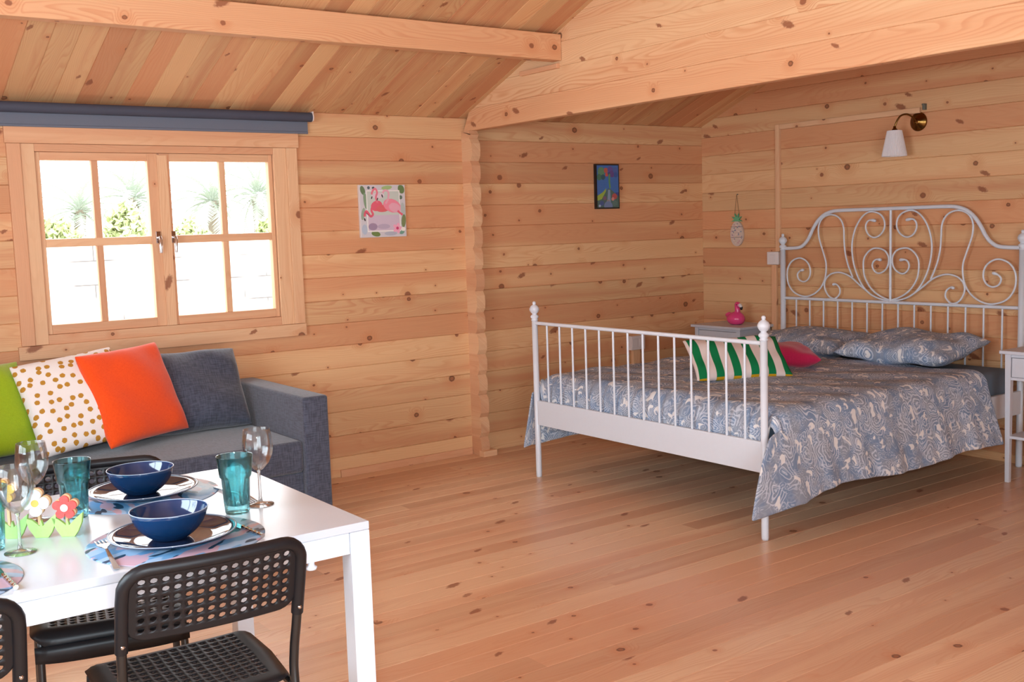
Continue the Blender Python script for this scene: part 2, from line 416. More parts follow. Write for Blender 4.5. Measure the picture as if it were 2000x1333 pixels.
MBk = Matrix(((1, 0, 0, 0), (0, -1, 0, YB), (0, 0, 1, 0), (0, 0, 0, 1)))          # u=x, depth towards -y
MRt = Matrix(((0, -1, 0, XR), (1, 0, 0, 0), (0, 0, 1, 0), (0, 0, 0, 1)))          # u=y, depth towards -x
MLf = Matrix(((0, 1, 0, XL), (1, 0, 0, 0), (0, 0, 1, 0), (0, 0, 0, 1)))
MFr = Matrix(((1, 0, 0, 0), (0, 1, 0, YF), (0, 0, 1, 0), (0, 0, 0, 1)))
def logs(mb, joints, u0, u1, Mx, ztop, hole=None, gable=False):
    for a, b in zip(joints[:-1], joints[1:]):
        if a >= ztop: break
        b = min(b, ztop); segs = [(u0, u1)]
        if hole:
            h0, h1, hz0, hz1 = hole
            if b <= hz0+1e-4 or a >= hz1-1e-4: pass
            else:
                if a < hz0: mb.plank(h0, h1, a, hz0, Mx, seed=int(a*1000)+5)
                if b > hz1: mb.plank(h0, h1, hz1, b, Mx, seed=int(a*1000)+6)
                segs = [(u0, h0), (h1, u1)]
        for i, (s0, s1) in enumerate(segs):
            if gable and a > 2.06:
                ya = YB-(a-2.13)/SL; yb = YB-(b-2.13)/SL; fa = 2*YM-ya; fb = 2*YM-yb
                ya, yb, fa, fb = min(ya, s1), min(yb, s1), max(fa, s0), max(fb, s0)
                if yb-fb < 0.05: continue
                mb.plank(fa, ya, a, b, Mx, u0t=fb, u1t=yb)
            else: mb.plank(s0, s1, a, b, Mx)
def struct(mb, name, m, parent=None, **k):
    o = mb.build(name, m, parent, **k)
    if not parent: o['kind'] = 'structure'
    return o

WX0, WX1, WZ0, WZ1 = 1.14, 2.50, 0.93, 1.89
mb = MB(); logs(mb, zl, XL, XR+0.05, MBk, 2.125, (WX0, WX1, WZ0, WZ1)); struct(mb, 'wall_back', M['wall'])
mb = MB(); logs(mb, zr, YF, YB, MRt, 3.45, gable=True); struct(mb, 'wall_right', M['wall'])
mb = MB(); logs(mb, zr, YF, YB, MLf, 3.45, (1.35, 3.45, 0.85, 2.05), gable=True); struct(mb, 'wall_left', M['wall'])
mb = MB(); logs(mb, zl, XL, XR, MFr, 2.16, (-0.8, 1.5, 0.0, 2.1)); struct(mb, 'wall_front', M['wall'])
# gable wall over the opening: logs above the lintel line
mb = MB(); zz = [2.01, 2.14, 2.272, 2.40]+[2.40+0.132*k for k in range(1, 9)]
MG = Matrix(((0, -1, 0, XG), (1, 0, 0, 0), (0, 0, 1, 0), (0, 0, 0, 1)))
for i, (a, b) in enumerate(zip(zz[:-1], zz[1:])):
    lo, hi = max(a, 2.095), b
    ya = min(YB, YB-(a-2.095)/SL+0.04); yb = min(YB, YB-(b-2.095)/SL+0.04); fa, fb = 2*YM-ya, 2*YM-yb
    if yb-fb < 0.1: break
    mb.plank(max(fa, YF), ya, a, b, MG, t=0.05, ch=0.0022, u0t=max(fb, YF), u1t=yb, seed=900+i)
struct(mb, 'wall_partition', M['beam'])
# log ends standing out of the back wall below the gable beam
mb = MB()
for i, (a, b) in enumerate(zip(zl[:-1], zl[1:])):
    if a > 2.0: break
    b = min(b, 2.01); e = 0.105+0.004*((i*7) % 3)
    prof = [(YB, a), (YB-e+0.022, a), (YB-e+0.004, a+0.028), (YB-e, (a+b)/2), (YB-e+0.004, b-0.028), (YB-e+0.022, b), (YB, b)]
    x0, x1 = 3.665, 3.727
    V = [(x0, y, z) for y, z in prof]+[(x1, y, z) for y, z in prof]; n = len(prof)
    fs = [tuple(range(n)), tuple(range(n, 2*n))[::-1]]+[(k, n+k, n+(k+1) % n, (k+1) % n) for k in range(n)]
    ou = RNG.random()*30; uvs = [[(V[k][1]+ou, V[k][2]+ou) if len(f) > 4 else (V[k][1]*2+ou, V[k][0]+ou+V[k][2]) for k in f] for f in fs]
    mb.add(V, fs, uvs, (RNG.random(), RNG.random()))
mb.box(3.66, 3.76, 5.45, 5.50, 0, 0.035)
struct(mb, 'wall_log_ends', M['trim'])
mb = MB(); mb.box(3.660, 3.684, 4.62, 4.96, 2.262, 2.288, 1); struct(mb, 'trim_2', M['trim'], bevel=0.003)
# floor boards along x
MFl = Matrix(((1, 0, 0, 0), (0, 0, 1, 0), (0, 1, 0, 0), (0, 0, 0, 1)))            # u=x, z->y, depth->z
mb = MB(); y = YB+0.02-0.112*65.2; k = 0
while y < YB+0.02:
    off = random.Random(k).random()*4; x = XL-0.3-off
    while x < XR:
        x1 = x+4.2; mb.plank(max(x, XL), min(x1, XR+0.05), y, y+0.112, MFl, t=0.02, ch=0.0018, seed=k*13+int(x*10)); x = x1
    y += 0.112; k += 1
struct(mb, 'floor', M['floor'])
# ceiling boards running up the slope, one plane on each side of the ridge
mb = MB(); ca, sa = 1/sqrt(1+SL*SL), SL/sqrt(1+SL*SL); LR = (YB-YM)/ca
Mc1 = Matrix(((0, 0, 1, 0), (-ca, -sa, 0, YB), (sa, -ca, 0, 2.095), (0, 0, 0, 1)))
Mc2 = Matrix(((0, 0, 1, 0), (ca, sa, 0, 2*YM-YB), (sa, -ca, 0, 2.095), (0, 0, 0, 1)))
x = XL
while x < XR+0.05:
    mb.plank(-0.06, LR, x, x+0.112, Mc1, t=0.022, ch=0.0025); mb.plank(-0.2, LR, x, x+0.112, Mc2, t=0.022, ch=0.0025); x += 0.112
struct(mb, 'ceiling', M['ceil'])
mb = MB(); mb.box(XL, XG-0.002, 4.60, 4.672, 2.30, 2.437, 0); struct(mb, 'trim_1', M['beam'], bevel=0.003)
mb = MB(); mb.box(XL, XR, YM-0.04, YM+0.04, 3.27, 3.43, 0); struct(mb, 'trim_3', M['beam'], bevel=0.003)
mb = MB(); mb.box(2.74, 3.66, YB-0.011, YB-0.001, 0.0, 0.045, 0); struct(mb, 'baseboard_back', M['trim'], bevel=0.002)
# boxed-in cable runs on the walls
mb = MB(); mb.box(XR-0.022, XR, 4.853, 4.888, 1.198, 2.045, 2); struct(mb, 'trim_4', M['trim'], bevel=0.002)
mb = MB(); mb.box(XR-0.022, XR, 4.885, 4.925, 0.0, 1.106, 2); struct(mb, 'trim_5', M['trim'], bevel=0.002)
mb = MB(); mb.box(XR-0.020, XR, 3.80, 4.852, 2.012, 2.045, 1); struct(mb, 'trim_6', M['trim'], bevel=0.002)
mb = MB(); mb.box(5.02, 5.085, YB-0.025, YB, 0.0, 0.537, 2); struct(mb, 'trim_7', M['trim'], bevel=0.002)

# window_1: casing, two sashes with glazing bars, handles and panes
win = empty('window_1', (1.83, YB, WZ0), 0, None, None, None, 'structure')
def wpart(name, boxes, m, parent, bevel=0.002, off=(1.83, YB, WZ0)):
    mb = MB()
    for bx in boxes:
        g = bx[6] if len(bx) > 6 else 0
        mb.box(bx[0]-off[0], bx[1]-off[0], bx[2]-off[1], bx[3]-off[1], bx[4]-off[2], bx[5]-off[2], g)
    return mb.build(name, m, parent, bevel=bevel)
y0, y1 = YB-0.02, YB
wpart('window_trim', [(1.072, 2.575, y0, y1, 1.893, 1.978, 0)], M['trim'], win)
wpart('window_trim', [(1.062, 2.565, y0-.004, y1, 0.852, 0.918, 0)], M['trim'], win)
wpart('window_trim', [(1.078, 1.140, y0, y1, 0.92, 1.892, 2)], M['trim'], win)
wpart('window_trim', [(2.500, 2.562, y0, y1, 0.92, 1.892, 2)], M['trim'], win)
wpart('window_frame', [(1.14, 1.203, YB-0.012, YB+0.07, 0.92, 1.892, 2), (2.425, 2.50, YB-0.012, YB+0.07, 0.92, 1.892, 2)], M['trim'], win)
wpart('window_frame', [(1.203, 2.425, YB-0.010, YB+0.07, 1.855, 1.892, 0), (1.203, 2.425, YB-0.010, YB+0.07, 0.918, 0.965, 0)], M['trim'], win)
def sash(a, b, vx, hx):
    yy0, yy1 = YB+0.005, YB+0.05
    la, lb = (a+.022, b-.052) if a < 1.5 else (a+.052, b-.022)
    s = wpart('sash', [(a, la, yy0, yy1, .966, 1.854, 2), (lb, b, yy0, yy1, .966, 1.854, 2),
                       (la, lb, yy0, yy1, 1.815, 1.854, 0), (la, lb, yy0, yy1, .966, 1.012, 0),
                       (vx-.016, vx+.016, yy0+.007, yy1-.007, 1.012, 1.815, 2), (la, lb, yy0+.004, yy1-.004, 1.392, 1.432, 0)], M['trim'], win)
    wpart('glass_pane', [(a+.015, b-.015, YB+.026, YB+.029, 1.0, 1.83, 0)], M['pane'], s, bevel=0)
    mb = MB()
    mb.box(hx-.011, hx+.011, YB-.006, YB+.005, 1.395, 1.455)
    mb.tube([(hx, YB-.004, 1.425), (hx, YB-.035, 1.425), (hx, YB-.040, 1.41), (hx, YB-.036, 1.345)], [.008, .008, .009, .007], 10)
    mb.v = [(p[0]-1.83, p[1]-YB, p[2]-WZ0) for p in mb.v]
    mb.build('window_handle', M['chrome'], s, bevel=.001)
sash(1.206, 1.795, 1.484, 1.773); sash(1.805, 2.422, 2.140, 1.852)
wpart('meeting_strip', [(1.790, 1.842, YB-.008, YB+.004, .966, 1.845, 2)], M['trim'], win)

# frames of the side window and the glazed doors (outside the photograph's view)
w2 = empty('window_2', (XL, 2.4, .85), 0, kind='structure')
for q in ((1.35, 1.42, .85, 2.05, 2), (3.38, 3.45, .85, 2.05, 2), (2.37, 2.43, .92, 1.98, 2), (1.42, 3.38, .85, .92, 1), (1.42, 3.38, 1.98, 2.05, 1)):
    mb = MB(); mb.box(-.04, .01, q[0]-2.4, q[1]-2.4, q[2]-.85, q[3]-.85, q[4]); mb.build('window_frame', M['trim'], w2, bevel=.002)
d1 = empty('door_1', (.35, YF, 0), 0, kind='structure')
for q in ((-.8, -.72, 0, 2.1, 2), (1.42, 1.5, 0, 2.1, 2), (.31, .39, 0, 2.02, 2), (-.72, 1.42, 2.02, 2.1, 0)):
    mb = MB(); mb.box(q[0]-.35, q[1]-.35, -.04, .01, q[2], q[3], q[4]); mb.build('door_frame', M['trim'], d1, bevel=.002)

# ---------------------------------------------------------------- outside the window
mb = MB(); mb.box(-40, 80, 6.2, 120, -0.32, -0.30); o = struct(mb, 'ground_outside', plain('pale_sand', rgb(206, 198, 184), 0.9, var=0.2, scale=2))
def blocks():
    n = N('pale_breeze_block'); b = n.node('ShaderNodeTexBrick'); u, v = n.uv()
    n.put(b.inputs['Vector'], n.vec(u, v)); b.inputs['Scale'].default_value = 1.0
    b.inputs['Brick Width'].default_value = 0.40; b.inputs['Row Height'].default_value = 0.185; b.inputs['Mortar Size'].default_value = 0.006
    b.inputs['Color1'].default_value = rgb(238, 236, 232); b.inputs['Color2'].default_value = rgb(232, 230, 226); b.inputs['Mortar'].default_value = rgb(120, 120, 120)
    m = n.mix(n.ramp(n.noise(n.vec(u, v), 2.2, 2.0), 0.50, 0.60), rgb(236, 234, 230), b.outputs[0])
    n.set(m, 0.9); return n.m
mb = MB(); mb.box(-6, 18, 8.6, 8.8, -0.3, 1.44, 0); o = mb.build('garden_wall', blocks())
tag(o, 'white painted breeze-block garden wall beyond the window', 'wall')
def leafm(name, a, b):
    n = N(name); n.set(n.mix(n.noise(n.obj(), 6.0, 2.0), a, b), 0.7, spec=0.2); return n.m
M['palm'] = leafm('palm_leaf', rgb(168, 180, 164), rgb(188, 194, 182))
M['bush'] = leafm('bush_leaf', rgb(176, 192, 140), rgb(206, 208, 160))
M['bark'] = plain('palm_bark', rgb(150, 138, 122), 0.9, var=0.4, scale=8, bump=0.4)
def crown(n=34, seed=1, L=2.2):
    R_ = random.Random(seed); mb = MB()
    for i in range(n):
        az = i*2.399+R_.random()*.3; el = radians(88-118*(i/n)**0.8); l = L*(0.75+.3*R_.random())
        pts = []; p = Vector((0, 0, 0)); e = el
        for k in range(9):
            pts.append(p.copy()); p = p+Vector((cos(az)*cos(e), sin(az)*cos(e), sin(e)))*l/8; e -= radians(9+3*R_.random())
        mb.tube(pts, [.03*(1-k/9)+.005 for k in range(9)], 4)
        pp = spline(pts, 4); side = Vector((-sin(az), cos(az), 0))
        for k in range(4, len(pp)-1):
            t = (pp[k+1]-pp[k]).normalized(); f = k/len(pp); ll = .42*sin(pi*min(1, f*.9+.12))+.06
            for sg in (-1, 1):
                d = (side*sg*.8+t*.75+Vector((0, 0, .18-.25*R_.random()))).normalized()*ll
                w = t*.028; a = pp[k]; mb.add([a-w, a+w, a+d], [(0, 1, 2)])
    return mb
def trunk(h):
    mb = MB(); R_ = random.Random(3); pts = [(0.05*sin(k*.7), 0, h*k/10) for k in range(11)]
    mb.tube(pts, [.20+.02*(k % 2) for k in range(11)], 12); return mb
palm0 = empty('palm_tree', (10.49, 42, -0.3), 0, 'pale date palm seen through the leftmost upper window pane', 'palm tree', 'date palms beyond the garden wall')
trunk(2.85).build('trunk', M['bark'], palm0); crown().build('crown', M['palm'], palm0, loc=(0, 0, 2.8))
for x, yy, s, rz, lab in ((14.23, 48, 1.17, 2.0, 'second date palm from the left, rising behind the yellow-green bush'),
                          (15.95, 43, 1.06, 4.0, 'date palm seen through the third upper window pane from the left'),
                          (20.43, 49, 1.22, 1.1, 'date palm seen through the rightmost upper window pane')):
    c = copy_tree(palm0); s *= 1.05; c.location = (x, yy, -0.3); c.scale = (s, s, s); c.rotation_euler.z = rz; c['label'] = lab
def bush(rx, ry, rz_, seed, n=2600):
    R_ = random.Random(seed); mb = MB()
    for i in range(n):
        th = R_.random()*2*pi; ph = math.acos(R_.random()); k = .55+.45*R_.random()**.4
        p = Vector((rx*k*cos(th)*sin(ph), ry*k*sin(th)*sin(ph), rz_*k*cos(ph)))
        a = Vector((R_.uniform(-1, 1), R_.uniform(-1, 1), R_.uniform(-1, 1))).normalized()*.09; b = a.orthogonal().normalized()*.05
        mb.add([p-a, p-b, p+a, p+b], [(0, 1, 2, 3)])
    return mb
for x, yy, r, h, lab in ((4.45, 19.5, .8, 2.15, 'low green bush behind the wall in the leftmost window pane'),
                         (5.35, 18.5, .55, 2.4, 'yellow-green rounded bush behind the wall in the second window pane'),
                         (7.3, 21, .75, 2.1, 'grey-green bush behind the wall in the third window pane from the left'),
                         (8.35, 19.5, .55, 2.1, 'faint green bush behind the wall in the rightmost window pane')):
    t = empty('garden_bush', (x, yy, -0.3), 0, lab, 'bush', 'bushes beyond the garden wall')
    bush(r, r*.8, h, int(x*10)).build('foliage', M['bush'], t)
    mb = MB(); mb.tube([(0, 0, 0), (.03, 0, .4), (0, .05, h*.6)], [.05, .04, .02], 8); mb.build('stem', M['bark'], t)

# ---------------------------------------------------------------- roller blind
t = empty('roller_blind', (1.6, YB-0.04, 2.06), 0, 'dark grey roller blind rolled up above the window', 'blind')
mb = MB(); mb.tube([(-1.0, 0, 0), (1.048, 0, 0)], .026, 20); mb.build('blind_roll', M['blindroll'], t)
mb = MB(); mb.box(-0.99, 1.034, 0.018, 0.021, -0.078, 0.0, 0); mb.build('blind_cloth', M['blind'], t)
mb = MB(); mb.box(-0.99, 1.034, 0.013, 0.026, -0.090, -0.078, 0); mb.build('bottom_bar', M['blind'], t, bevel=.003)
mb = MB(); mb.tube([(1.048, 0, 0), (1.056, 0, 0)], .024, 20); mb.box(1.05, 1.056, -.02, .04, -.02, .03); mb.build('end_bracket', M['plasticwhite'], t, bevel=.001)

# ---------------------------------------------------------------- pictures
def poly_ell(cx, cy, rx, ry, rot=0, n=14):
    return [(cx+rx*cos(a)*cos(rot)-ry*sin(a)*sin(rot), cy+rx*cos(a)*sin(rot)+ry*sin(a)*cos(rot)) for a in [2*pi*k/n for k in range(n)]]
def stroke(pts, w):
    P = spline([(x, y, 0) for x, y in pts], 5); L = []; R_ = []
    for i, p in enumerate(P):
        t = (P[min(i+1, len(P)-1)]-P[max(i-1, 0)]).normalized(); nn = Vector((-t.y, t.x, 0)); ww = w if not callable(w) else w(i/(len(P)-1))
        L.append(p+nn*ww); R_.append(p-nn*ww)
    return [(p.x, p.y) for p in L]+[(p.x, p.y) for p in R_[::-1]]
class Art:
    def __init__(s, w, h): s.w, s.h, s.mb, s.k = w, h, MB(), 0
    def poly(s, pts, c):      # normalised 0..1 coordinates, y up
        s.k += 1; pts = [(min(1, max(0, x)), min(1, max(0, y))) for x, y in pts]
        s.mb.prism([((x-.5)*s.w, (y-.5)*s.h) for x, y in pts], 0, 0.0004+0.00006*s.k, None, rgb(*c))
    def ell(s, cx, cy, rx, ry, c, rot=0): s.poly(poly_ell(cx, cy, rx, ry, rot), c)
    def stroke(s, pts, w, c): s.poly(stroke(pts, w), c)
# facing -y (into the room) on the back wall: local x = world x, local y = world z, local z = -world y
def onback(x, z, off): return Matrix(((1, 0, 0, x), (0, 0, -1, YB-off), (0, 1, 0, z), (0, 0, 0, 1)))
t = empty('flamingo_canvas', (3.087, YB, 1.385), 0, 'square canvas print of pink flamingos on the log wall', 'picture')
def placed(mb, name, m, parent, Mx, **k):
    R0 = Matrix.Translation(parent.location); mb.v = [tuple(R0.inverted() @ (Mx @ Vector(p))) for p in mb.v]; return mb.build(name, m, parent, **k)
mb = MB(); mb.box(-.152, .152, -.152, .152, -0.02, 0); placed(mb, 'canvas', M['plasticwhite'], t, onback(3.087, 1.537, .021), bevel=.002)
a = Art(.30, .30); R_ = random.Random(5)
a.poly([(0, 0), (1, 0), (1, 1), (0, 1)], (206, 204, 210))
for (x, y, rx, ry, r, c) in [(.07, .9, .05, .09, .3, (96, 124, 84)), (.12, .7, .04, .16, .1, (128, 158, 128)), (.06, .45, .04, .12, -.2, (150, 172, 150)), (.2, .95, .03, .03, 0, (80, 94, 104)), (.3, .95, .03, .02, .3, (60, 84, 84)),
                             (.6, .95, .12, .04, .1, (160, 190, 126)), (.92, .92, .07, .09, .4, (98, 128, 72)), (.9, .76, .04, .04, 0, (86, 110, 92)), (.95, .5, .05, .16, .1, (178, 190, 188)), (.95, .3, .05, .13, -.1, (116, 134, 84)), (.32, .06, .1, .05, -.2, (104, 132, 66)),
                             (.08, .15, .06, .1, 0, (178, 194, 212)), (.65, .06, .14, .04, 0, (176, 182, 196)), (.9, .08, .06, .04, .3, (110, 160, 140))]: a.ell(x, y, rx, ry, c, r)
a.poly([(.14, .1), (.88, .1), (.88, .9), (.14, .9)], (238, 236, 232)); a.poly([(.16, .125), (.86, .125), (.86, .88), (.16, .88)], (198, 208, 200))
a.poly([(.16, .125), (.86, .125), (.86, .42), (.16, .42)], (206, 190, 208)); a.ell(.26, .2, .1, .07, (158, 138, 166)); a.ell(.5, .2, .14, .05, (184, 170, 194))
a.ell(.4, .8, .14, .06, (222, 206, 216))
P1, P2, P3 = (226, 92, 116), (238, 138, 160), (232, 168, 186)
a.ell(.36, .60, .13, .10, P1, .3); a.ell(.50, .55, .16, .07, (222, 96, 104), .1); a.ell(.70, .60, .20, .13, P2, -.3); a.ell(.76, .56, .14, .09, P3, -.3); a.ell(.60, .66, .1, .06, P2, .4)
a.stroke([(.28, .62), (.24, .52), (.27, .44), (.22, .40), (.17, .46), (.13, .50), (.10, .46), (.09, .40)], .022, P1); a.ell(.09, .34, .016, .03, (40, 34, 40), .3)
a.stroke([(.38, .66), (.35, .76), (.38, .86), (.34, .93), (.28, .88), (.26, .82)], .02, (228, 120, 140)); a.ell(.26, .76, .012, .03, (40, 34, 40), -.4)
a.stroke([(.56, .64), (.62, .74), (.63, .86), (.56, .90), (.50, .85)], .02, P3); a.ell(.49, .79, .014, .035, (40, 34, 40), .3); a.ell(.38, .73, .012, .03, (60, 40, 46), -.4)
a.stroke([(.82, .5), (.88, .45), (.93, .42)], .02, P1)
for k in range(5): a.ell(.80+.06*cos(k*1.257), .16+.06*sin(k*1.257), .045, .035, (240, 170, 196), k*1.257)
a.ell(.80, .16, .03, .03, (204, 50, 110)); a.ell(.93, .14, .05, .04, (240, 236, 226))
placed(a.mb, 'print', M['print'], t, onback(3.087, 1.537, .021))
t = empty('framed_picture', (4.82, YB, 1.52), 0, 'small black framed picture of a blue landscape with a tree', 'picture')
mb = MB(); w, h, fw_ = .104, .150, .010
for bx in ((-w, w, h-fw_, h), (-w, w, -h, -h+fw_), (-w, -w+fw_, -h+fw_, h-fw_), (w-fw_, w, -h+fw_, h-fw_)): mb.box(bx[0], bx[1], bx[2], bx[3], -.018, .004)
placed(mb, 'frame', M['ink'], t, onback(4.82, 1.672, .019), bevel=.001)
a = Art(.19, .282)
a.poly([(0, 0), (1, 0), (1, 1), (0, 1)], (48, 104, 176)); a.poly([(0, 0), (1, 0), (1, .36), (0, .30)], (34, 62, 140))
a.poly([(0, .14), (.3, .30), (.5, .45), (.62, .44), (1, .26), (1, 0), (0, 0)], (70, 104, 96)); a.poly([(0, .16), (0, .28), (.25, .36), (.42, .46), (.4, .38), (.2, .2)], (150, 176, 60))
for (x, y, r, c) in [(.2, .85, .17, (86, 134, 98)), (.1, .72, .12, (54, 110, 84)), (.28, .72, .10, (38, 84, 92)), (.42, .88, .10, (178, 84, 68)), (.45, .78, .07, (196, 74, 60)), (.62, .9, .13, (88, 76, 150)), (.70, .8, .13, (92, 64, 130)), (.86, .88, .12, (62, 92, 160)), (.88, .78, .1, (40, 80, 150)), (.56, .80, .06, (60, 60, 120))]: a.ell(x, y, r, r*.65, c)
a.stroke([(.60, .46), (.57, .62), (.58, .80)], .035, (92, 146, 84)); a.poly([(.45, .1), (.62, .1), (.6, .42), (.5, .42)], (128, 150, 176))
for (x, y, r, c) in [(.8, .26, .12, (176, 74, 72)), (.72, .2, .07, (206, 140, 130)), (.34, .22, .08, (120, 84, 110)), (.5, .14, .08, (150, 132, 134)), (.2, .1, .1, (60, 84, 140)), (.8, .1, .12, (84, 116, 110)), (.1, .04, .05, (170, 180, 210)), (.5, .03, .2, (110, 130, 170))]: a.ell(x, y, r, r*.6, c)
placed(a.mb, 'print', M['print'], t, onback(4.82, 1.672, .024))

# pineapple sign hanging on the right wall
def onright(y, z, off): return Matrix(((0, 0, -1, XR-off), (-1, 0, 0, y), (0, 1, 0, z), (0, 0, 0, 1)))   # local x = -world y
t = empty('pineapple_hanging', (XR, 5.242, 1.23), 0, 'pineapple-shaped wooden sign hanging from a string on the wall', 'wall decoration')
Mp = onright(5.242, 1.342, .012)
mb = MB(); mb.prism([(.060*cos(a_)*(1-.06*sin(a_)), -.02+.088*sin(a_)) for a_ in [2*pi*k/28 for k in range(28)]], -.008, .004, None, rgb(206, 186, 172))
for k in range(46):
    R_ = random.Random(k); an = R_.random()*6.28; rr = R_.random()**.5*.85
    mb.prism(poly_ell(.058*rr*cos(an), -.02+.085*rr*sin(an), .006, .0045, R_.random()*3, 6), .004, .0045+.00002*k, None, rgb(*R_.choice([(150, 138, 150), (226, 206, 196), (196, 140, 150), (120, 140, 160), (214, 196, 170)])))
for zz_ in (.028, -.045): mb.box(-.055, .055, zz_-.0012, zz_+.0012, .004, .0056, col=rgb(70, 60, 56))
placed(mb, 'fruit', M['print'], t, Mp)
lf = []
for k in range(11):
    an = radians(-10+200*k/10); r_ = .052 if k % 2 == 0 else .022; lf.append((r_*cos(an), .075+r_*.95*sin(an)))
mb = MB(); mb.prism(lf, -.006, .006, None, rgb(92, 168, 122)); placed(mb, 'leaves', M['print'], t, Mp)
mb = MB(); mb.tube([(-.022, .11, 0), (0, .255, 0), (.022, .11, 0)], .0016, 6); placed(mb, 'string', M['string'], t, Mp)
mb = MB(); mb.lathe([(.0005, 0), (.004, 0), (.004, .006), (.0005, .0065)], 10, Matrix.Translation((0, .255, -.012))); placed(mb, 'nail', M['bracket'], t, Mp)

# ---------------------------------------------------------------- wall sockets, bracket, lamp
t = empty('wall_socket', (XR, 4.903, 1.108), 0, 'white wall socket box beside the headboard post', 'socket', None)
mb = MB(); mb.box(-.035, 0, -.05, .05, 0, .087); mb.build('socket_box', M['plasticwhite'], t, bevel=.004)
mb = MB(); mb.box(-.038, -.035, -.022, .022, .02, .067); mb.build('switch', M['plasticwhite'], t, bevel=.002)
t = empty('wall_socket', (5.057, YB, 0.538), 0, 'white double wall socket low on the wall behind the bed', 'socket', None)
mb = MB(); mb.box(-.064, .064, -.038, 0, 0, .098); mb.build('socket_box', M['plasticwhite'], t, bevel=.004)
for sx in (-.032, .032):
    mb = MB(); mb.box(sx-.024, sx+.024, -.041, -.038, .02, .078); mb.build('socket_outlet', M['plasticwhite'], t, bevel=.002)
mb = MB(); mb.box(-.024, 0, -.008, .008, -.018, .018); mb.box(-.03, -.02, -.008, .008, .008, .018)
o = mb.build('metal_bracket', M['bracket'], bevel=.002, loc=(XR, 3.772, 2.045)); tag(o, 'tiny grey metal bracket on the wall above the brass lamp', 'bracket')

lamp = empty('wall_lamp', (XR, 3.815, 1.963), 0, 'brass swan-neck wall lamp with a white pleated shade', 'lamp')
Mw = Matrix(((0, 0, -1, 0), (0, 1, 0, 0), (1, 0, 0, 0), (0, 0, 0, 1)))
mb = MB(); mb.lathe([(.0, 0), (.054, 0), (.056, .006), (.050, .012), (.040, .015), (.037, .020), (.027, .023), (.024, .029), (.014, .033), (.0, .034)], 32, Mw); mb.build('wall_plate', M['brass'], lamp)
ax = -.125
arm = spline([(-.03, 0, .004), (-.055, .012, .030), (-.08, .030, .044), (-.105, .052, .036), (-.12, .068, .005), (ax, .078, -.028)], 6)
mb = MB(); mb.tube(arm, .0055, 10); mb.build('arm', M['brass'], lamp)
mb = MB(); mb.lathe([(.0, .0), (.008, 0), (.009, -.012), (.016, -.020), (.018, -.034), (.0, -.034)], 20, Matrix.Translation((ax, .079, -.022))); mb.build('lamp_holder', M['brass'], lamp)
mb = MB(); nn = 96
fl = lambda z, k: .018*(1 if k % 2 else -1)
mb.lathe([(.042, 0), (.043, -.004), (.070, -.138), (.071, -.150), (.069, -.150), (.068, -.138), (.041, -.004), (.042, 0)], nn, Matrix.Translation((ax, .080, -.048)), flute=fl, smooth=False)
sh = mb.build('lamp_shade', M['shade'], lamp)
mb = MB(); mb.lathe([(.0, 0), (.012, -.004), (.014, -.02), (.026, -.04), (.026, -.055), (.012, -.07), (.0, -.073)], 18, Matrix.Translation((ax, .080, -.055))); mb.build('bulb', M['plasticwhite'], lamp)

# ---------------------------------------------------------------- bed
XF, XH, Y0, Y1 = 3.597, 5.696, 3.140, 4.800; YC = (Y0+Y1)/2
bed = empty('metal_bed', (XF, YC, 0), 0, 'white metal double bed with scrollwork headboard and spindle footboard', 'bed')
def bp(name, mb, parent=bed, **k):
    mb.v = [(p[0]-XF, p[1]-YC, p[2]) for p in mb.v]; return mb.build(name, M['white'], parent, **k)
FIN = [(0, 0), (.0185, 0), (.0195, .006), (.015, .010), (.0225, .018), (.0235, .026), (.015, .034), (.012, .038), (.020, .046), (.027, .058), (.0275, .068), (.022, .080), (.012, .088), (.007, .091), (.0095, .096), (.010, .102), (.006, .108), (0, .109)]
def post(x, y, h, r=.0165):
    mb = MB(); mb.lathe([(0, 0), (r*.9, 0), (r, .01), (r, h), (0, h)], 20, Matrix.Translation((x, y, 0))); p = bp('bed_post', mb)
    mb = MB(); mb.lathe(FIN, 20, Matrix.Translation((x, y, h))); bp('finial', mb, p)
for y in (Y0, Y1): post(XF, y, 0.893); post(XH, y, 1.208, .018)
mb = MB(); mb.tube([(XF, Y0, .880), (XF, Y1, .880)], .010, 12); bp('footboard_rail', mb)
mb = MB(); mb.box(XF-.010, XF+.010, Y0+.012, Y1-.012, .302, .442, 1); bp('footboard_panel', mb, bevel=.003)
for k in range(1, 15):
    y = Y0+(Y1-Y0)*k/15; mb = MB(); mb.tube([(XF, y, .44), (XF, y, .875)], .0058, 10); bp('spindle', mb)
for y in (Y0, Y1):
    mb = MB(); mb.box(XF+.01, XH-.01, y-.012, y+.012, .300, .430, 0); bp('side_rail', mb, bevel=.003)
mb = MB(); mb.tube([(XH, Y0, .887), (XH, Y1, .887)], .010, 12); bp('headboard_rail', mb)
mb = MB(); mb.tube([(XH, Y0, .36), (XH, Y1, .36)], .012, 12); bp('headboard_rail', mb)
for k in range(1, 15):
    y = Y0+(Y1-Y0)*k/15; mb = MB(); mb.tube([(XH, y, .365), (XH, y, .885)], .0055, 10); bp('spindle', mb)
mb = MB(); mb.tube([(XH, YC, .89), (XH, YC, 1.455)], .008, 12); bp('headboard_bar', mb)
RAIL = [(.815, 1.219), (.736, 1.221), (.681, 1.229), (.641, 1.255), (.612, 1.29), (.587, 1.335), (.558, 1.378), (.526, 1.411), (.484, 1.438), (.429, 1.454), (.361, 1.458), (.2, 1.458), (0, 1.458)]
rr = RAIL+[(-a_, b_) for a_, b_ in RAIL[-2::-1]]
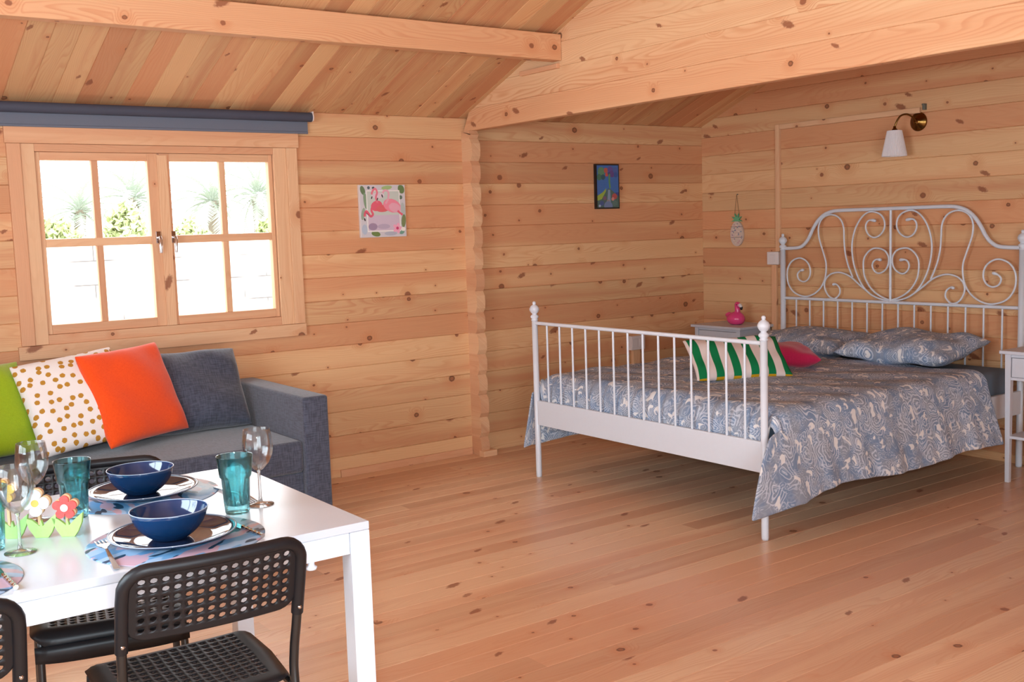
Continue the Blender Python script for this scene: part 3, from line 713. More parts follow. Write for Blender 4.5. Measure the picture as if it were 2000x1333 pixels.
mb = MB(); mb.tube(spline([(XH, YC+a_, b_) for a_, b_ in rr], 6), .0115, 14); bp('headboard_arch', mb)
SC = {
 'A': [(.657, 1.078), (.689, 1.069), (.709, 1.045), (.696, 1.013), (.66, .999), (.624, 1.014), (.604, 1.052), (.609, 1.099), (.634, 1.133), (.677, 1.154), (.721, 1.15), (.762, 1.127), (.789, 1.085), (.795, 1.032), (.782, .978), (.745, .932), (.693, .909), (.635, .903), (.577, .92), (.527, .956), (.495, 1.003), (.479, 1.06), (.478, 1.123), (.495, 1.18), (.516, 1.237), (.534, 1.294), (.537, 1.352), (.519, 1.397), (.484, 1.424), (.436, 1.433), (.388, 1.419), (.358, 1.39), (.342, 1.348), (.339, 1.292), (.335, 1.225), (.324, 1.164), (.304, 1.102), (.273, 1.036)],
 'B': [(.426, .986), (.398, .988), (.374, .966), (.371, .932), (.395, .904), (.422, .896), (.457, .912), (.482, .946), (.491, .986), (.478, 1.023), (.443, 1.052), (.388, 1.065), (.334, 1.057), (.28, 1.033), (.227, .992), (.174, .955), (.129, .926), (.078, .908), (.027, .899), (0, .898)],
 'C': [(.105, 1.386), (.15, 1.391), (.173, 1.372), (.177, 1.34), (.159, 1.304), (.124, 1.285), (.086, 1.292), (.055, 1.319), (.041, 1.359), (.052, 1.402), (.083, 1.43), (.137, 1.443), (.182, 1.43), (.221, 1.395), (.254, 1.341), (.274, 1.275), (.279, 1.214), (.27, 1.142), (.25, 1.075), (.22, 1.014), (.188, .971), (.165, .949)],
 'D': [(.063, 1.146), (.098, 1.149), (.12, 1.137), (.129, 1.11), (.117, 1.082), (.091, 1.065), (.06, 1.07), (.028, 1.094), (.013, 1.132), (.016, 1.17), (.041, 1.203), (.086, 1.218), (.13, 1.214), (.169, 1.186), (.191, 1.148), (.194, 1.098), (.185, 1.043), (.158, .994), (.123, .956), (.078, .927), (.027, .907), (0, .901)]}
for sg in (1, -1):
    for key, pts in SC.items():
        P = spline([(XH, YC+sg*a_, b_) for a_, b_ in pts], 5); r_ = [.0055]*len(P)
        for k, e in enumerate((.006, .009, .010, .009, .007)): r_[k] = e
        mb = MB(); mb.tube(P, r_, 9); bp('scroll', mb)

mb = MB()
mb.box(3.662, 5.665, 3.160, 4.780, .375, .555, 0); o = mb.build('mattress', M['sheet'], bevel=.04, seg=5, smooth=True)
tag(o, 'mattress in a plain blue-grey sheet on the white bed', 'mattress')
mb = MB()
for k in range(12): mb.box(3.66+k*.165, 3.73+k*.165, 3.155, 4.785, .352, .375, 1)
bp('slat_base', mb)

# duvet: parametric drape, arc length across the bed, long folds in the hanging sides
def duvet():
    ztop = .578; rr_ = .07
    prof = []     # (y, z, side weight, arc)
    near_drop, far_drop = .375, .405
    def side(sgn, ye, drop):
        pts = []
        n1 = 16
        for k in range(n1): # from hem up
            f = 1-k/(n1-1); pts.append((ye-sgn*(-1)*0 + 0, ztop-rr_-(drop-rr_)*f, f))
        return pts
    L = []
    for (y, z, f) in side(-1, Y0-.025, near_drop): L.append((Y0-.045-f*.09, z, -f))
    for k in range(1, 6):
        a_ = pi/2*k/6; L.append((Y0-.045+rr_*(1-cos(a_))*1.2, ztop-rr_+rr_*sin(a_), 0))
    ys = [Y0+.04+(Y1-Y0-.08)*k/36 for k in range(37)]
    for y in ys: L.append((y, ztop, 0))
    for k in range(1, 6):
        a_ = pi/2*(1-k/6); L.append((Y1+.045-rr_*(1-cos(a_))*1.2, ztop-rr_+rr_*sin(a_), 0))
    for (y, z, f) in side(1, Y1+.025, far_drop)[::-1]: L.append((Y1+.045+f*.035, z, f))
    # arc length
    arc = [0]
    for a_, b_ in zip(L[:-1], L[1:]): arc.append(arc[-1]+math.hypot(b_[0]-a_[0], b_[1]-a_[1]))
    NX, ND = 96, 9; xs = [3.655+(5.29-3.655)*k/NX for k in range(NX+1)]
    V = []; UV = []
    Rr = random.Random(11); ph = [Rr.random()*6 for _ in range(8)]
    def folds(x, f):
        return .008*f*sin(x*13+ph[0]+1.2*sin(x*4))+.005*f*sin(x*27+ph[1])+.003*f*sin(x*49+ph[2])
    cols = len(L)
    for r in range(-ND, NX+1):
        for j, (y, z, f) in enumerate(L):
            af = abs(f); sg = -1 if f < 0 else 1
            if r >= 0:
                x = xs[r]; px, py, pz = x, y, z
                if af > 0:
                    py = y+sg*folds(x, af); pz = z+.012*sin(x*6+ph[3])*af
                else:
                    pz = z+.006*sin(x*9+y*4)*sin(y*7+ph[4])+.004*sin(x*21+y*13)
                    # rounding at the foot
                    e = max(0, (3.72-x)/.065); pz -= .03*e*e
                # corner flare at the foot end of the sides
                e = max(0, 1-(x-3.655)/.35); py += sg*af*.03*e*e; pz -= af*.012*e*e
                ul = x
            else:
                d = -r/ND
                if af > 0.02:     # hanging sides run on past the posts
                    k2 = min(1, (af-.02)/.98)
                    x = 3.655-d*(.05+(.31 if f < 0 else .015)*k2**.8); px = x; py = y+sg*(folds(3.655, af)+.03*af+.010*d*k2); pz = z-.012*af-.015*d*af
                elif z < ztop-.004:
                    px = 3.655-d*.035; py = y; pz = z-d*.05
                else:
                    px = 3.655-.026*sin(min(1, d*3)*pi/2); py = y; pz = z-.03-.17*d+.003*sin(y*25)
                ul = 3.655-d*.2
            V.append((px, py, pz)); UV.append((ul, arc[j]))
    rows = NX+1+ND; fs = []; uvs = []
    for i in range(rows-1):
        for j in range(cols-1):
            q = (i*cols+j, i*cols+j+1, (i+1)*cols+j+1, (i+1)*cols+j); q = q[::-1]
            fs.append(q); uvs.append([UV[k] for k in q])
    mb = MB(); mb.add(V, fs, uvs, (0.5, 0.5), True); return mb
o = duvet().build('duvet_cover', M['paisley'], sub=1, solid=.012)
tag(o, 'blue-grey and white paisley duvet draped over the bed', 'duvet')

# cushions: puffed two-sided sheet with pinched corners
def cushion(name, w, h, th, mat, BL, X, Y, label, cat, group=None, seed=0, pinch=.06, wr=1.0, piping=False):
    R_ = random.Random(seed); ph = [R_.random()*6 for _ in range(8)]; n = 26; V = []; fs = []; uvs = []; rn = []
    def P(i, j, sgn):
        u, v = -1+2*i/n, -1+2*j/n
        t_ = ((1-u**4)*(1-v**4)); t_ = max(t_, 0)**.5
        x = w/2*u*(1-pinch*(1-v*v)*abs(u)**3*1.0); y = h/2*v*(1-pinch*(1-u*u)*abs(v)**3)
        z = sgn*th/2*t_*(1-.25*(u*u+v*v)/2)
        edge = (abs(u)**3+abs(v)**3)*.5
        z += wr*th*(.05*sin(5*u+ph[0]+3*v)*t_+.045*sin(9*v*u+ph[1])*t_+.05*edge*sin(8*u+ph[2])*sin(7*v+ph[3])*t_+.03*sin(14*u-6*v+ph[4])*t_*edge)
        return (x, y, z)
    for sgn in (1, -1):
        b = len(V); 
        for j in range(n+1):
            for i in range(n+1): V.append(P(i, j, sgn))
        for j in range(n):
            for i in range(n):
                q = (b+j*(n+1)+i, b+j*(n+1)+i+1, b+(j+1)*(n+1)+i+1, b+(j+1)*(n+1)+i)
                uvq = [((i+a_)/n*w, (j+c_)/n*h) for a_, c_ in ((0, 0), (1, 0), (1, 1), (0, 1))]
                rq = [((i+a_)/n, (j+c_)/n) for a_, c_ in ((0, 0), (1, 0), (1, 1), (0, 1))]
                if sgn < 0: q, uvq, rq = q[::-1], uvq[::-1], rq[::-1]
                fs.append(q); uvs.append(uvq); rn.append(rq)
    mb = MB(); mb.add(V, fs, uvs, rn, True)
    X = Vector(X).normalized(); Y = Vector(Y); Y = (Y-X*Y.dot(X)).normalized(); Z = X.cross(Y)
    o = mb.build(name, mat, sub=1)
    m = Matrix((X, Y, Z)).transposed().to_4x4(); m.translation = Vector(BL)+X*w/2+Y*h/2
    o.matrix_world = m
    wd = o.modifiers.new('weld', 'WELD'); wd.merge_threshold = .0008
    while o.modifiers[0].name != 'weld':
        o.modifiers.move(len(o.modifiers)-1, 0)
    return tag(o, label, cat, group)
cushion('bed_pillow', .72, .50, .15, M['paisley'], (5.14, 3.98, .632), (.03, -1, 0), (.98, 0, .13), 'paisley bed pillow by the headboard, nearer the right nightstand', 'pillow', 'paisley pillows', 3, .05)
cushion('bed_pillow', .74, .50, .15, M['paisley'], (5.17, 4.74, .625), (.04, -1, 0), (.98, 0, .07), 'paisley bed pillow by the headboard, partly behind the raspberry cushion', 'pillow', 'paisley pillows', 4, .05)
cushion('small_cushion', .44, .32, .13, M['pink'], (4.49, 4.05, .625), (.44, -.27, 0), (.45, .74, .10), 'raspberry pink cushion on the bed behind the striped one', 'cushion', None, 9, .05)
cushion('small_cushion', .55, .31, .10, M['stripes'], (4.005, 3.955, .585), (.475, -.235, 0), (.12, .20, .185), 'green and white striped cushion with yellow edging on the bed', 'cushion', None, 12, .05)

# ---------------------------------------------------------------- nightstands
def nightstand(x0, y0, label):       # x0,y0: front near corner of the top
    t = empty('nightstand', (x0, y0, 0), 0, label, 'nightstand', 'white nightstands beside the bed')
    W_, D_ = .46, .35
    def b(name, boxes, par=t, bev=.002, m=M['nswhite']):
        mb = MB()
        for q in boxes: mb.box(*q[:6], g=q[6] if len(q) > 6 else 1)
        return mb.build(name, m, par, bevel=bev)
    b('top', [(0, D_, 0, W_, .682, .70)], bev=.003)
    for lx in (.022, D_-.052):
        for ly in (.022, W_-.052):
            mb = MB(); mb.box(lx, lx+.032, ly, ly+.032, 0, .682, 2, taper=(lx+.016 if lx > .1 else lx+.030, ly+.016, .72)); mb.build('leg', M['nswhite'], t, bevel=.002)
    b('side_panel', [(.03, D_-.03, .026, .040, .545, .682)]); b('side_panel', [(.03, D_-.03, W_-.040, W_-.026, .545, .682)])
    b('back_panel', [(D_-.040, D_-.026, .03, W_-.03, .545, .682)])
    b('front_rail', [(.028, .044, .05, W_-.05, .664, .682), (.028, .044, .05, W_-.05, .545, .560)])
    d = b('drawer', [(.026, .044, .056, W_-.056, .562, .662), (.044, D_-.05, .06, W_-.06, .566, .64)])
    mb = MB(); mb.lathe([(0, 0), (.006, 0), (.006, .010), (.014, .016), (.014, .022), (.006, .027), (0, .028)], 16, Matrix(((0, 0, -1, .026), (0, 1, 0, W_/2), (1, 0, 0, .612), (0, 0, 0, 1)))); mb.build('knob', M['darkknob'], d)
    b('shelf', [(.03, D_-.03, .03, W_-.03, .235, .250)])
    return t
nightstand(5.39, 4.91, 'white nightstand in the corner under the pink flamingo figurine')
nightstand(5.283, 2.57, 'white nightstand cut off by the right edge of the picture')

# flamingo figurine
t = empty('flamingo_figurine', (5.56, 5.098, .70), 0, 'glossy pink flamingo figurine on the corner nightstand', 'figurine')
def ringpts(mb, rows, n=20, **k):   # rows: (centre x,y,z, rx, ry) horizontal ellipses
    V = []; fs = []
    for (x, y, z, rx, ry) in rows:
        for i in range(n): a_ = 2*pi*i/n; V.append((x+rx*cos(a_), y+ry*sin(a_), z))
    for r in range(len(rows)-1):
        for i in range(n): i2 = (i+1) % n; fs.append((r*n+i, r*n+i2, (r+1)*n+i2, (r+1)*n+i))
    fs.append(tuple(range(n))[::-1]); fs.append(tuple(range((len(rows)-1)*n, len(rows)*n)))
    return mb.add(V, fs, None, None, True)
mb = MB(); ringpts(mb, [(0, 0, 0, .03, .035), (0, 0, .006, .045, .052), (0, .002, .025, .058, .066), (0, .004, .045, .06, .070), (0, .004, .062, .052, .063), (0, 0, .078, .036, .046), (0, -.004, .088, .018, .026), (0, -.006, .092, .004, .006)])
mb.tube(spline([(0, .045, .05), (0, .068, .062), (0, .080, .075)], 4), [.03]*4+[.022]*4+[.006], 10)
mb.tube(spline([(0, -.008, .072), (0, -.014, .095), (0, -.010, .118), (0, -.012, .135), (-.002, -.022, .142)], 5), [.026]*4+[.019]*5+[.018]*5+[.021]*5+[.021, .018], 12)
ringpts(mb, [(-.002, -.018, .115, .008, .010), (-.002, -.020, .122, .018, .020), (-.002, -.021, .135, .022, .024), (-.002, -.020, .147, .018, .019), (-.002, -.02, .154, .006, .006)])
mb.build('body', M['pinkplastic'], t, sub=1)
mb = MB(); mb.tube(spline([(-.004, -.036, .136), (-.006, -.048, .130), (-.006, -.052, .122)], 4), [.013]*4+[.011]*4+[.010], 10); mb.build('beak', M['plasticwhite'], t)
mb = MB(); mb.tube(spline([(-.006, -.052, .123), (-.006, -.053, .114), (-.006, -.049, .106)], 4), [.0105]*4+[.009]*4+[.003], 10); mb.build('beak_tip', M['ink'], t)
mb = MB(); mb.lathe([(0, 0), (.004, .001), (.004, .003), (0, .004)], 10, Matrix(((0, 0, -1, -.022), (0, 1, 0, -.026), (1, 0, 0, .140), (0, 0, 0, 1)))); mb.build('eye', M['ink'], t)

# ---------------------------------------------------------------- sofa
SX0, SX1, SY0, SY1 = .52, 2.212, 4.60, 5.50
sofa = empty('sofa', (1.37, 5.05, 0), 0, 'charcoal grey fabric sofa under the window', 'sofa')
def sp(name, q, bev=.02, par=sofa, seg=4):
    mb = MB(); mb.box(q[0]-1.37, q[1]-1.37, q[2]-5.05, q[3]-5.05, q[4], q[5]); return mb.build(name, M['sofa'], par, bevel=bev, seg=seg, smooth=True)
sp('arm', (SX1-.128, SX1, SY0, SY1, .03, .658), .014); sp('arm', (SX0, SX0+.128, SY0, SY1, .03, .658), .014)
sp('backrest', (SX0+.128, SX1-.128, SY1-.14, SY1, .03, .64), .02)
sp('seat', (SX0+.129, SX1-.129, SY0+.02, SY1-.14, .30, .452), .02)
sp('base', (SX0+.129, SX1-.129, SY0+.035, SY1-.14, .045, .298), .006)
for fx in (SX0+.06, SX1-.06):
    for fy in (SY0+.06, SY1-.06):
        mb = MB(); mb.lathe([(0, 0), (.02, 0), (.024, .035), (0, .035)], 14, Matrix.Translation((fx-1.37, fy-5.05, 0))); mb.build('foot', M['darkknob'], sofa)
cushion('back_cushion', .68, .44, .23, M['sofa'], (1.38, 5.16, .462), (1, -.01, .0), (-.03, .24, .42), 'grey sofa back cushion nearest the right armrest', 'cushion', 'grey sofa back cushions', 21, .03, .8)
cushion('back_cushion', .68, .42, .22, M['sofa'], (.66, 5.18, .462), (1, 0, .0), (-.03, .24, .42), 'grey sofa back cushion behind the green and dotted pillows', 'cushion', 'grey sofa back cushions', 22, .03, .8)
cushion('throw_pillow', .46, .47, .14, M['orange'], (1.285, 4.925, .475), (.43, .17, .02), (-.075, .17, .41), 'plain bright orange throw pillow on the grey sofa', 'pillow', None, 31, .035, .8)
cushion('throw_pillow', .47, .47, .14, M['dots'], (1.00, 4.955, .468), (.42, .04, .045), (-.115, .21, .37), 'white throw pillow with gold dots, beside the orange one', 'pillow', None, 32, .035, .8)
cushion('throw_pillow', .45, .45, .13, M['lime'], (.60, 5.02, .468), (.44, .06, .02), (-.03, .20, .39), 'plain lime green throw pillow at the left edge of the sofa', 'pillow', None, 33, .035, .8)

# ---------------------------------------------------------------- dining table
TX0, TX1, TY0, TY1, TZ = -.095, 1.157, 2.22, 3.035, .74
table = empty('dining_table', (.53, 2.63, 0), 0, 'white rectangular dining table laid for a meal', 'table')
def tp(name, q, m=M['white'], bev=.002, taper=None):
    mb = MB(); mb.box(q[0]-.53, q[1]-.53, q[2]-2.63, q[3]-2.63, q[4], q[5]); return mb.build(name, m, table, bevel=bev)
tp('tabletop', (TX0, TX1, TY0, TY1, TZ-.020, TZ), M['tabletop'], .002)
for lx in (TX0, TX1-.050):
    for ly in (TY0, TY1-.050): tp('leg', (lx, lx+.050, ly, ly+.050, 0, TZ-.0205))
tp('apron', (TX0+.051, TX1-.051, TY0+.004, TY0+.020, TZ-.072, TZ-.021)); tp('apron', (TX0+.051, TX1-.051, TY1-.020, TY1-.004, TZ-.072, TZ-.021))
tp('apron', (TX0+.004, TX0+.020, TY0+.051, TY1-.051, TZ-.072, TZ-.021)); tp('apron', (TX1-.020, TX1-.004, TY0+.051, TY1-.051, TZ-.072, TZ-.021))
mb = MB(); mb.lathe([(0, 0), (.012, 0), (.014, .006), (.008, .010), (.008, .020), (0, .020)], 14, Matrix.Translation((1.01-.53, TY0+.014-2.63, TZ-.090))); mb.build('fixing_screw', M['white'], table)

# ---------------------------------------------------------------- black perforated chairs
def holed(nc, nr, fx, fz, mx, mz, rx, rz, rc, mapf, skew=0):
    """sheet of nc x nr cells with real octagonal holes, margin mx,mz, corner radius rc; mapf (s,t)->xyz, s,t in metres centred"""
    w, h = nc*fx, nr*fz; V = []; idx = {}; fs = []
    def vid(s, t):
        k = (round(s, 5), round(t, 5))
        if k not in idx: idx[k] = len(V); V.append(k)
        return idx[k]
    for i in range(nc):
        for j in range(nr):
            cx, cy = -w/2+(i+.5)*fx, -h/2+(j+.5)*fz; hx, hy = fx/2, fz/2
            O = [(hx, 0), (hx, hy), (0, hy), (-hx, hy), (-hx, 0), (-hx, -hy), (0, -hy), (hx, -hy)]
            o_ = [vid(cx+a_, cy+b_) for a_, b_ in O]
            c_ = [vid(cx+rx*cos(k*pi/4), cy+rz*sin(k*pi/4)) for k in range(8)]
            for k in range(8): k2 = (k+1) % 8; fs.append((o_[k], o_[k2], c_[k2], c_[k]))
    # margin ring
    B = []
    for i in range(2*nc): B.append((-w/2+i*fx/2, -h/2))
    for j in range(2*nr): B.append((w/2, -h/2+j*fz/2))
    for i in range(2*nc): B.append((w/2-i*fx/2, h/2))
    for j in range(2*nr): B.append((-w/2, h/2-j*fz/2))
    W2, H2 = w/2+mx, h/2+mz
    def outp(p, f):
        sx, sy = p[0]*W2/(w/2), p[1]*H2/(h/2)
        ax_, ay_ = abs(sx), abs(sy)
        if ax_ > W2-rc and ay_ > H2-rc:
            dx, dy = ax_-(W2-rc), ay_-(H2-rc); m = max(dx, dy); l = math.hypot(dx, dy)
            if l > 1e-9: dx, dy = dx/l*m, dy/l*m
            ax_, ay_ = W2-rc+dx, H2-rc+dy
        q = (math.copysign(ax_, sx), math.copysign(ay_, sy))
        return (p[0]+(q[0]-p[0])*f, p[1]+(q[1]-p[1])*f)
    prev = [vid(*p) for p in B]; n = len(B)
    for f in (.25, .5, .75, 1.0):
        cur = [vid(*outp(p, f)) for p in B]
        for k in range(n):
            k2 = (k+1) % n; fs.append((prev[k2], prev[k], cur[k], cur[k2]))
        prev = cur
    mb = MB(); P3 = [mapf(s, t) for s, t in V]
    mb.add(P3, fs, None, None, True); outline = [P3[k] for k in prev]
    return mb, outline
def make_chair(loc, rz, label):
    t = empty('dining_chair', loc, rz, label, 'chair', 'black perforated dining chairs')
    # chair faces local +y; origin on the floor under the seat centre
    def backmap(s, tt):      # s across, tt up (0 = centre at z .685)
        z = .692+tt; yb_ = -.205-.30*(z-.60)-.020*(1-(s/.19)**2)
        return (s, yb_, z)
    mb, out = holed(14, 6, .0232, .0215, .020, .014, .0076, .0066, .045, backmap)
    bk = mb.build('backrest', M['black'], t, solid=.004)
    # thick moulded rim over the frame: up one side, across the top, down the other
    rim = []
    for k in range(0, 5): rim.append(backmap(-.187, -.098+.028*k*1.0))
    for k in range(1, 6): a_ = pi-pi/2*k/6; rim.append(backmap(-.187+.05+.05*cos(a_), .030+.05*sin(a_)))
    for k in range(0, 9): rim.append(backmap(-.137+.274*k/8, .080))
    for k in range(1, 6): a_ = pi/2-pi/2*k/6; rim.append(backmap(.187-.05+.05*cos(a_), .030+.05*sin(a_)))
    for k in range(4, -1, -1): rim.append(backmap(.187, -.098+.028*k))
    mb = MB(); mb.tube(rim, .0135, 12); mb.build('backrest_rim', M['black'], bk)
    for sx in (-.187, .187):
        p = backmap(sx, -.082); mb = MB(); mb.lathe([(0, 0), (.0045, 0), (.0045, .002), (0, .003)], 12, Matrix(((1, 0, 0, p[0]), (0, 0, -1, p[1]-.0125), (0, 1, 0, p[2]), (0, 0, 0, 1)))); mb.build('bolt', M['chrome'], bk)
    def seatmap(s, tt):
        z = .446-.010*(1-(s/.19)**2)*(1-(tt/.19)**2)
        e = max(0, tt-.145)/.045; z -= .010*e+.030*e*e*e          # front lip rolls down
        y_ = tt-.006*e
        e = max(0, abs(s)-.165)/.03; z -= .012*e*e
        e = max(0, -tt-.165)/.03; z -= .008*e*e
        return (s*(1-.10*max(0, -tt)/.19), y_, z)
    mb, out = holed(13, 12, .0235, .0235, .042, .048, .0062, .0072, .045, seatmap)
    mb.build('seat', M['black'], t, solid=.005)
    mb = MB(); fp = [p for p in out if p[1] > .12]; 
    # deep front lip
    L = 12; V = []; 
    for k in range(L+1):
        x = -.186+.372*k/L; e = 1-abs(x/.186)**4
        V.append((x, .178+.008*e, .412)); V.append((x, .184+.006*e, .395)); V.append((x, .182+.006*e, .366+.006*(1-e)))
    fs = []
    for k in range(L):
        for j in range(2): a_ = k*3+j; fs.append((a_, a_+3, a_+4, a_+1))
    mb.add(V, fs, None, None, True); mb.build('seat_lip', M['black'], t, solid=.006)
    r = .0105
    for sx in (-1, 1):
        P = spline([backmap(sx*.187, -.095), (sx*.186, -.196, .560), (sx*.184, -.182, .50), (sx*.183, -.178, .43), (sx*.186, -.200, .28), (sx*.192, -.246, .01)], 6)
        mb = MB(); mb.tube(P, r, 12); g = mb.build('leg', M['blacktube'], t)
        mb = MB(); mb.lathe([(0, 0), (.012, 0), (.012, .022), (0, .022)], 12, Matrix.Translation((sx*.192, -.247, 0))); mb.build('foot_cap', M['black'], g)
        P = spline([(sx*.168, .10, .425), (sx*.172, .155, .42), (sx*.174, .168, .36), (sx*.178, .190, .01)], 6)
        mb = MB(); mb.tube(P, r*.95, 12); g = mb.build('leg', M['blacktube'], t)
        mb = MB(); mb.lathe([(0, 0), (.012, 0), (.012, .022), (0, .022)], 12, Matrix.Translation((sx*.178, .1905, 0))); mb.build('foot_cap', M['black'], g)
        mb = MB(); mb.tube([(sx*.178, -.178, .425), (sx*.168, .10, .425)], r*.9, 10); mb.build('seat_frame', M['blacktube'], t)
    mb = MB(); mb.tube([(-.172, .05, .418), (.172, .05, .418)], r*.8, 10); mb.build('stretcher', M['blacktube'], t)
    return t
chair = make_chair((.752, 2.355, 0), radians(-2.5), 'black perforated chair in the foreground, tucked under the table\'s near side')
c = copy_tree(chair); c.location = (.180, 2.345, 0); c.rotation_euler.z = radians(-1); c['label'] = 'black perforated chair cut off at the bottom left corner'
c = copy_tree(chair); c.location = (.735, 2.945, 0); c.rotation_euler.z = radians(180-12); c['label'] = 'black perforated chair on the sofa side of the table, facing the camera'

# ---------------------------------------------------------------- tableware
def one(name, mb, m, loc, label, cat, group=None, rz=0, **k):
    o = mb.build(name, m, loc=loc, rot=(0, 0, rz), **k); return tag(o, label, cat, group)
SET = [((.752, 2.378), 'near', 0, 'in front of the foreground chair'), ((.823, 2.862), 'far', pi, 'on the sofa side of the table'), ((.232, 2.385), 'left', 0, 'at the left edge of the picture')]
mat0 = None
for i, ((x, y), nm, rz, where) in enumerate(SET):
    mb = MB(); mb.lathe([(0, 0), (.193, 0), (.195, .001), (.193, .002), (0, .002)], 64)
    one('placemat', mb, M['mat'], (x, y, TZ), 'round blue and pink printed placemat '+where, 'placemat', 'round printed placemats', rz+.5+i)
PLT = [(0, .0), (.085, .0), (.088, .003), (.092, .004), (.125, .013), (.140, .0185), (.1415, .0205), (.1395, .0215), (.124, .0165), (.095, .0085), (.080, .0065), (0, .0065)]
for (x, y), where in (((.745, 2.382), 'nearest the camera'), ((.823, 2.858), 'on the sofa side of the table')):
    t = empty('dinner_plate', (x, y, TZ+.002), 0, 'glossy dark blue dinner plate under a bowl, '+where, 'plate', 'dark blue dinner plates')
    mb = MB(); mb.lathe(PLT, 72); mb.build('dish', M['plate'], t)
    mb = MB(); mb.lathe([(.1392+.0021*cos(a_), .0205+.0014*sin(a_)) for a_ in [2*pi*k/8 for k in range(9)]], 72); mb.build('rim', M['rim'], t)
BWL = [(0, 0), (.040, 0), (.041, .004), (.044, .005), (.062, .018), (.077, .038), (.0845, .062), (.0855, .066), (.0840, .067), (.0825, .063), (.075, .040), (.060, .021), (.040, .010), (0, .008)]
for (x, y), where in (((.737, 2.375), 'nearest the camera'), ((.818, 2.855), 'on the sofa side of the table')):
    t = empty('soup_bowl', (x, y, TZ+.0087), 0, 'glossy navy blue bowl standing on the plate '+where, 'bowl', 'navy blue bowls')
    mb = MB(); mb.lathe(BWL, 72); mb.build('bowl_body', M['navy'], t, sub=1)
    mb = MB(); mb.lathe([(.0845+.0013*cos(a_), .0668+.0011*sin(a_)) for a_ in [2*pi*k/8 for k in range(9)]], 72); mb.build('rim', M['rim'], t)
# teal tumblers: faceted lower body, plain flared top
def tumbler(loc, label):
    t = empty('drinking_glass', loc, 0, label, 'glass', 'teal drinking glasses')
    pr = [(0, 0), (.028, 0), (.0295, .004), (.031, .03), (.034, .088), (.0385, .092), (.0395, .100), (.044, .142), (.0445, .1435), (.0425, .143), (.038, .100), (.035, .092), (.031, .086), (.027, .022), (0, .014)]
    def fl(z, k): return (-.05 if k % 4 == 0 else .02) if .004 < z < .0895 and True else 0
    mb = MB(); mb.lathe(pr, 48, flute=fl); mb.build('glass_body', M['teal'], t); return t
tumbler((.948, 2.512, TZ+.0001), 'teal faceted drinking glass at the right end of the table')
tumbler((.624, 2.750, TZ+.0001), 'teal faceted drinking glass behind the red flower')
tumbler((.402, 2.585, TZ+.0001), 'teal faceted drinking glass cut off by the left edge')
def wine(loc, label):
    t = empty('wine_glass', loc, 0, label, 'wine glass', 'clear wine glasses')
    mb = MB(); mb.lathe([(.0, .0), (.033, .0), (.0335, .002), (.02, .004), (.006, .008), (.0038, .02), (.0036, .080), (.006, .090), (0, .092)], 40); mb.build('stem', M['clearstem'], t)
    mb = MB(); mb.lathe([(0, .088), (.010, .091), (.026, .108), (.036, .130), (.0385, .150), (.036, .175), (.0335, .194), (.0325, .1948), (.0320, .194), (.0348, .175), (.037, .150), (.0345, .131), (.0248, .110), (.009, .094), (0, .092)], 40); mb.build('glass_bowl', M['clear'], t)
    return t
wine((1.022, 2.545, TZ+.0001), 'clear wine glass at the right end of the table')
wine((.450, 2.515, TZ+.0001), 'clear wine glass in front of the flower ornament')
wine((.540, 2.785, TZ+.0001), 'clear wine glass behind the flower ornament, against the green pillow')
# cutlery
def fork(x, y, rz, label):
    mb = MB(); w = .0115
    top = [(-.005, 0), (-.0035, .07), (-.0022, .115), (-.0035, .128), (-w, .142), (-w, .195), (-w+.0035, .195), (-w+.0042, .158), (-w+.0062, .158), (-.0047, .195), (-.0015, .195), (-.0010, .158)]
    pl = top+[(-a_, b_) for a_, b_ in top[::-1]]
    n = len(pl); zf = lambda yy: .004+.010*max(0, sin(pi*min(1, max(0, (yy-.05)/.14))))*.7
    pieces = [[(-.0052, 0), (.0052, 0), (.0038, .07), (-.0038, .07)], [(-.0038, .07), (.0038, .07), (.0024, .115), (-.0024, .115)], [(-.0024, .115), (.0024, .115), (.0055, .130), (-.0055, .130)], [(-.0055, .130), (.0055, .130), (w, .145), (-w, .145)], [(-w, .145), (w, .145), (w, .158), (-w, .158)]]
    for k in range(4):
        c0 = -w+.0018+k*.0064; pieces.append([(c0-.0018, .158), (c0+.0018, .158), (c0+.0014, .178), (c0-.0014, .178)]); pieces.append([(c0-.0014, .178), (c0+.0014, .178), (c0+.0008, .197), (c0-.0008, .197)])
    for p in pieces:
        V = [(a_, b_, zf(b_)) for a_, b_ in p]+[(a_, b_, zf(b_)+.0022) for a_, b_ in p]
        mb.add(V, [(3, 2, 1, 0), (4, 5, 6, 7), (0, 1, 5, 4), (1, 2, 6, 5), (2, 3, 7, 6), (3, 0, 4, 7)], None, None, False)
    mb.v = [(a_, b_, c_-.004) for a_, b_, c_ in mb.v]
    mb.v = [(a_*1.2, b_*1.22, c_) for a_, b_, c_ in mb.v]
    return one('fork', mb, M['steel'], (x, y, TZ+.0022), label, 'fork', 'steel forks', rz)
fork(.580, 2.238, radians(-7), 'steel fork lying left of the plate nearest the camera')
fork(1.00, 2.80, radians(-185+8), 'steel fork beside the far plate, tines towards the camera')
def knife(x, y, rz, label, flip=False):
    mb = MB()
    mb.prism([(-.009, .10), (.006, .10), (.008, .16), (.006, .20), (-.004, .212), (-.009, .17)], .0, .0016)
    for k in range(10):
        z = .0035; mb.tube([(0, .0+k*.01, z+.0), (0, .012+k*.01, z)], [.0042, .0056] if k % 2 else [.0056, .0042], 8)
    return one('table_knife', mb, M['steel'], (x, y, TZ+.0022), label, 'knife', 'steel table knives', rz)
knife(.906, 2.255, radians(3), 'steel knife lying right of the plate nearest the camera')
knife(.388, 2.245, radians(2), 'steel knife at the left edge of the picture')
knife(.662, 2.985, radians(180), 'steel knife left of the far plate')
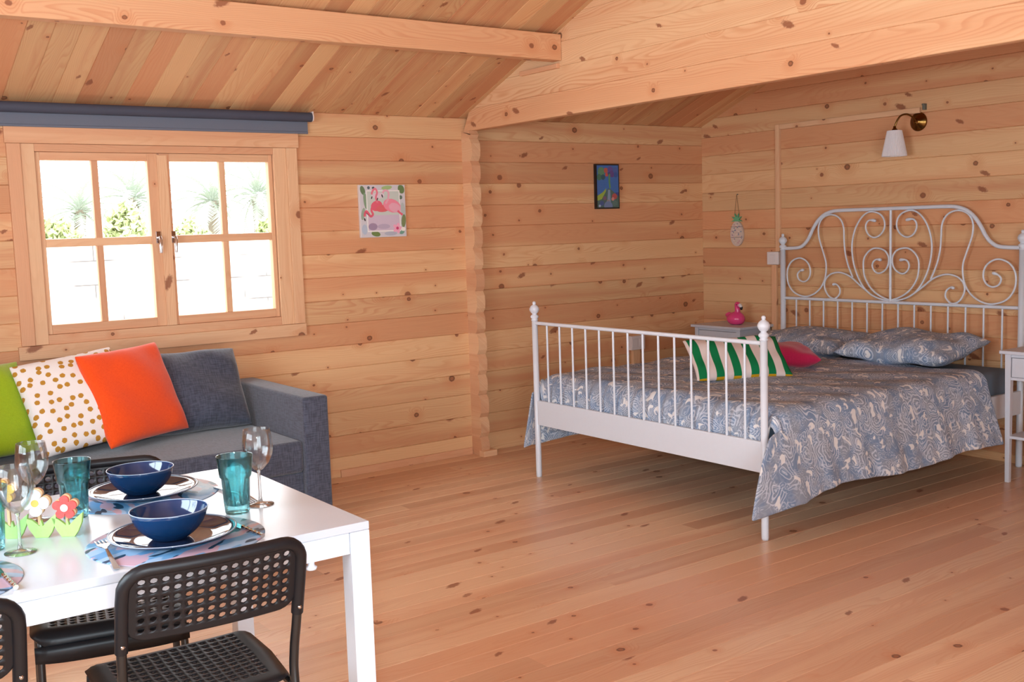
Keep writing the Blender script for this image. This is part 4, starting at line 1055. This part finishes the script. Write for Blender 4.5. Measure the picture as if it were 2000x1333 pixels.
# wooden flower ornament: three painted cut-outs in a row
orn = empty('flower_ornament', (.53, 2.610, TZ), radians(-34), 'row of painted wooden flowers, yellow, white and red, in the middle of the table', 'ornament')
def up(x, off=0): return Matrix(((1, 0, 0, x), (0, 0, -1, off), (0, 1, 0, 0), (0, 0, 0, 1)))      # local x,y -> x,z ; extrude towards -y
def leafpoly(x, s=1.0):
    L = [(-.016, 0), (-.030, .022), (-.040, .052), (-.022, .046), (-.008, .034), (-.004, .030), (-.003, .036), (0, .046), (.003, .036), (.004, .030), (.008, .034), (.022, .048), (.040, .062), (.036, .036), (.026, .014), (.016, 0)]
    return [(x+a_*s, b_*s) for a_, b_ in L]
wd = rgb(186, 150, 108)
for i, (x, fz, npet, pc, cc, zf, fx) in enumerate(((-.078, .112, 5, (226, 176, 60), (236, 232, 226), -.020, -.014), (-.012, .083, 4, (236, 234, 238), (224, 166, 66), 0, -.008), (.048, .070, 5, (222, 62, 56), (240, 236, 232), -.004, -.002))):
    fl_ = MB(); fl_.prism(leafpoly(x, .92), 0, .010, up(0), rgb(160, 206, 106) if i else rgb(140, 180, 96)); lf_ = fl_.build('leaves', M['print'], orn, bevel=.001)
    mb = MB(); mb.box(x-.003+fx*.5, x+.003+fx*.5, .001, .009, .03, fz, col=wd); mb.v = [(a_, b_-.010+.001, c_) for a_, b_, c_ in mb.v]; mb.build('stalk', M['print'], lf_)
    r0 = .017 if npet == 5 else .020
    mb = MB(); cxx = x+fx
    out = []
    for k in range(72):
        a_ = 2*pi*k/72; rr_ = (.020 if npet == 5 else .022)*(.62+.80*abs(cos(npet*(a_-pi/2)/2))**.45); out.append((cxx+rr_*cos(a_), fz+rr_*sin(a_)))
    mb.prism(out, .0105, .0150, up(0), rgb(*pc)); back = MB(); back.prism([(a_+.003, b_+.003) for a_, b_ in out], .0005, .0103, up(0), wd)
    fo = back.build('flower_back', M['print'], orn); mb.build('petals', M['print'], fo)
    mb = MB(); mb.prism(poly_ell(cxx, fz, .0085, .0085, 0, 20), .0151, .0175, up(0), rgb(*cc)); mb.build('flower_centre', M['print'], fo)
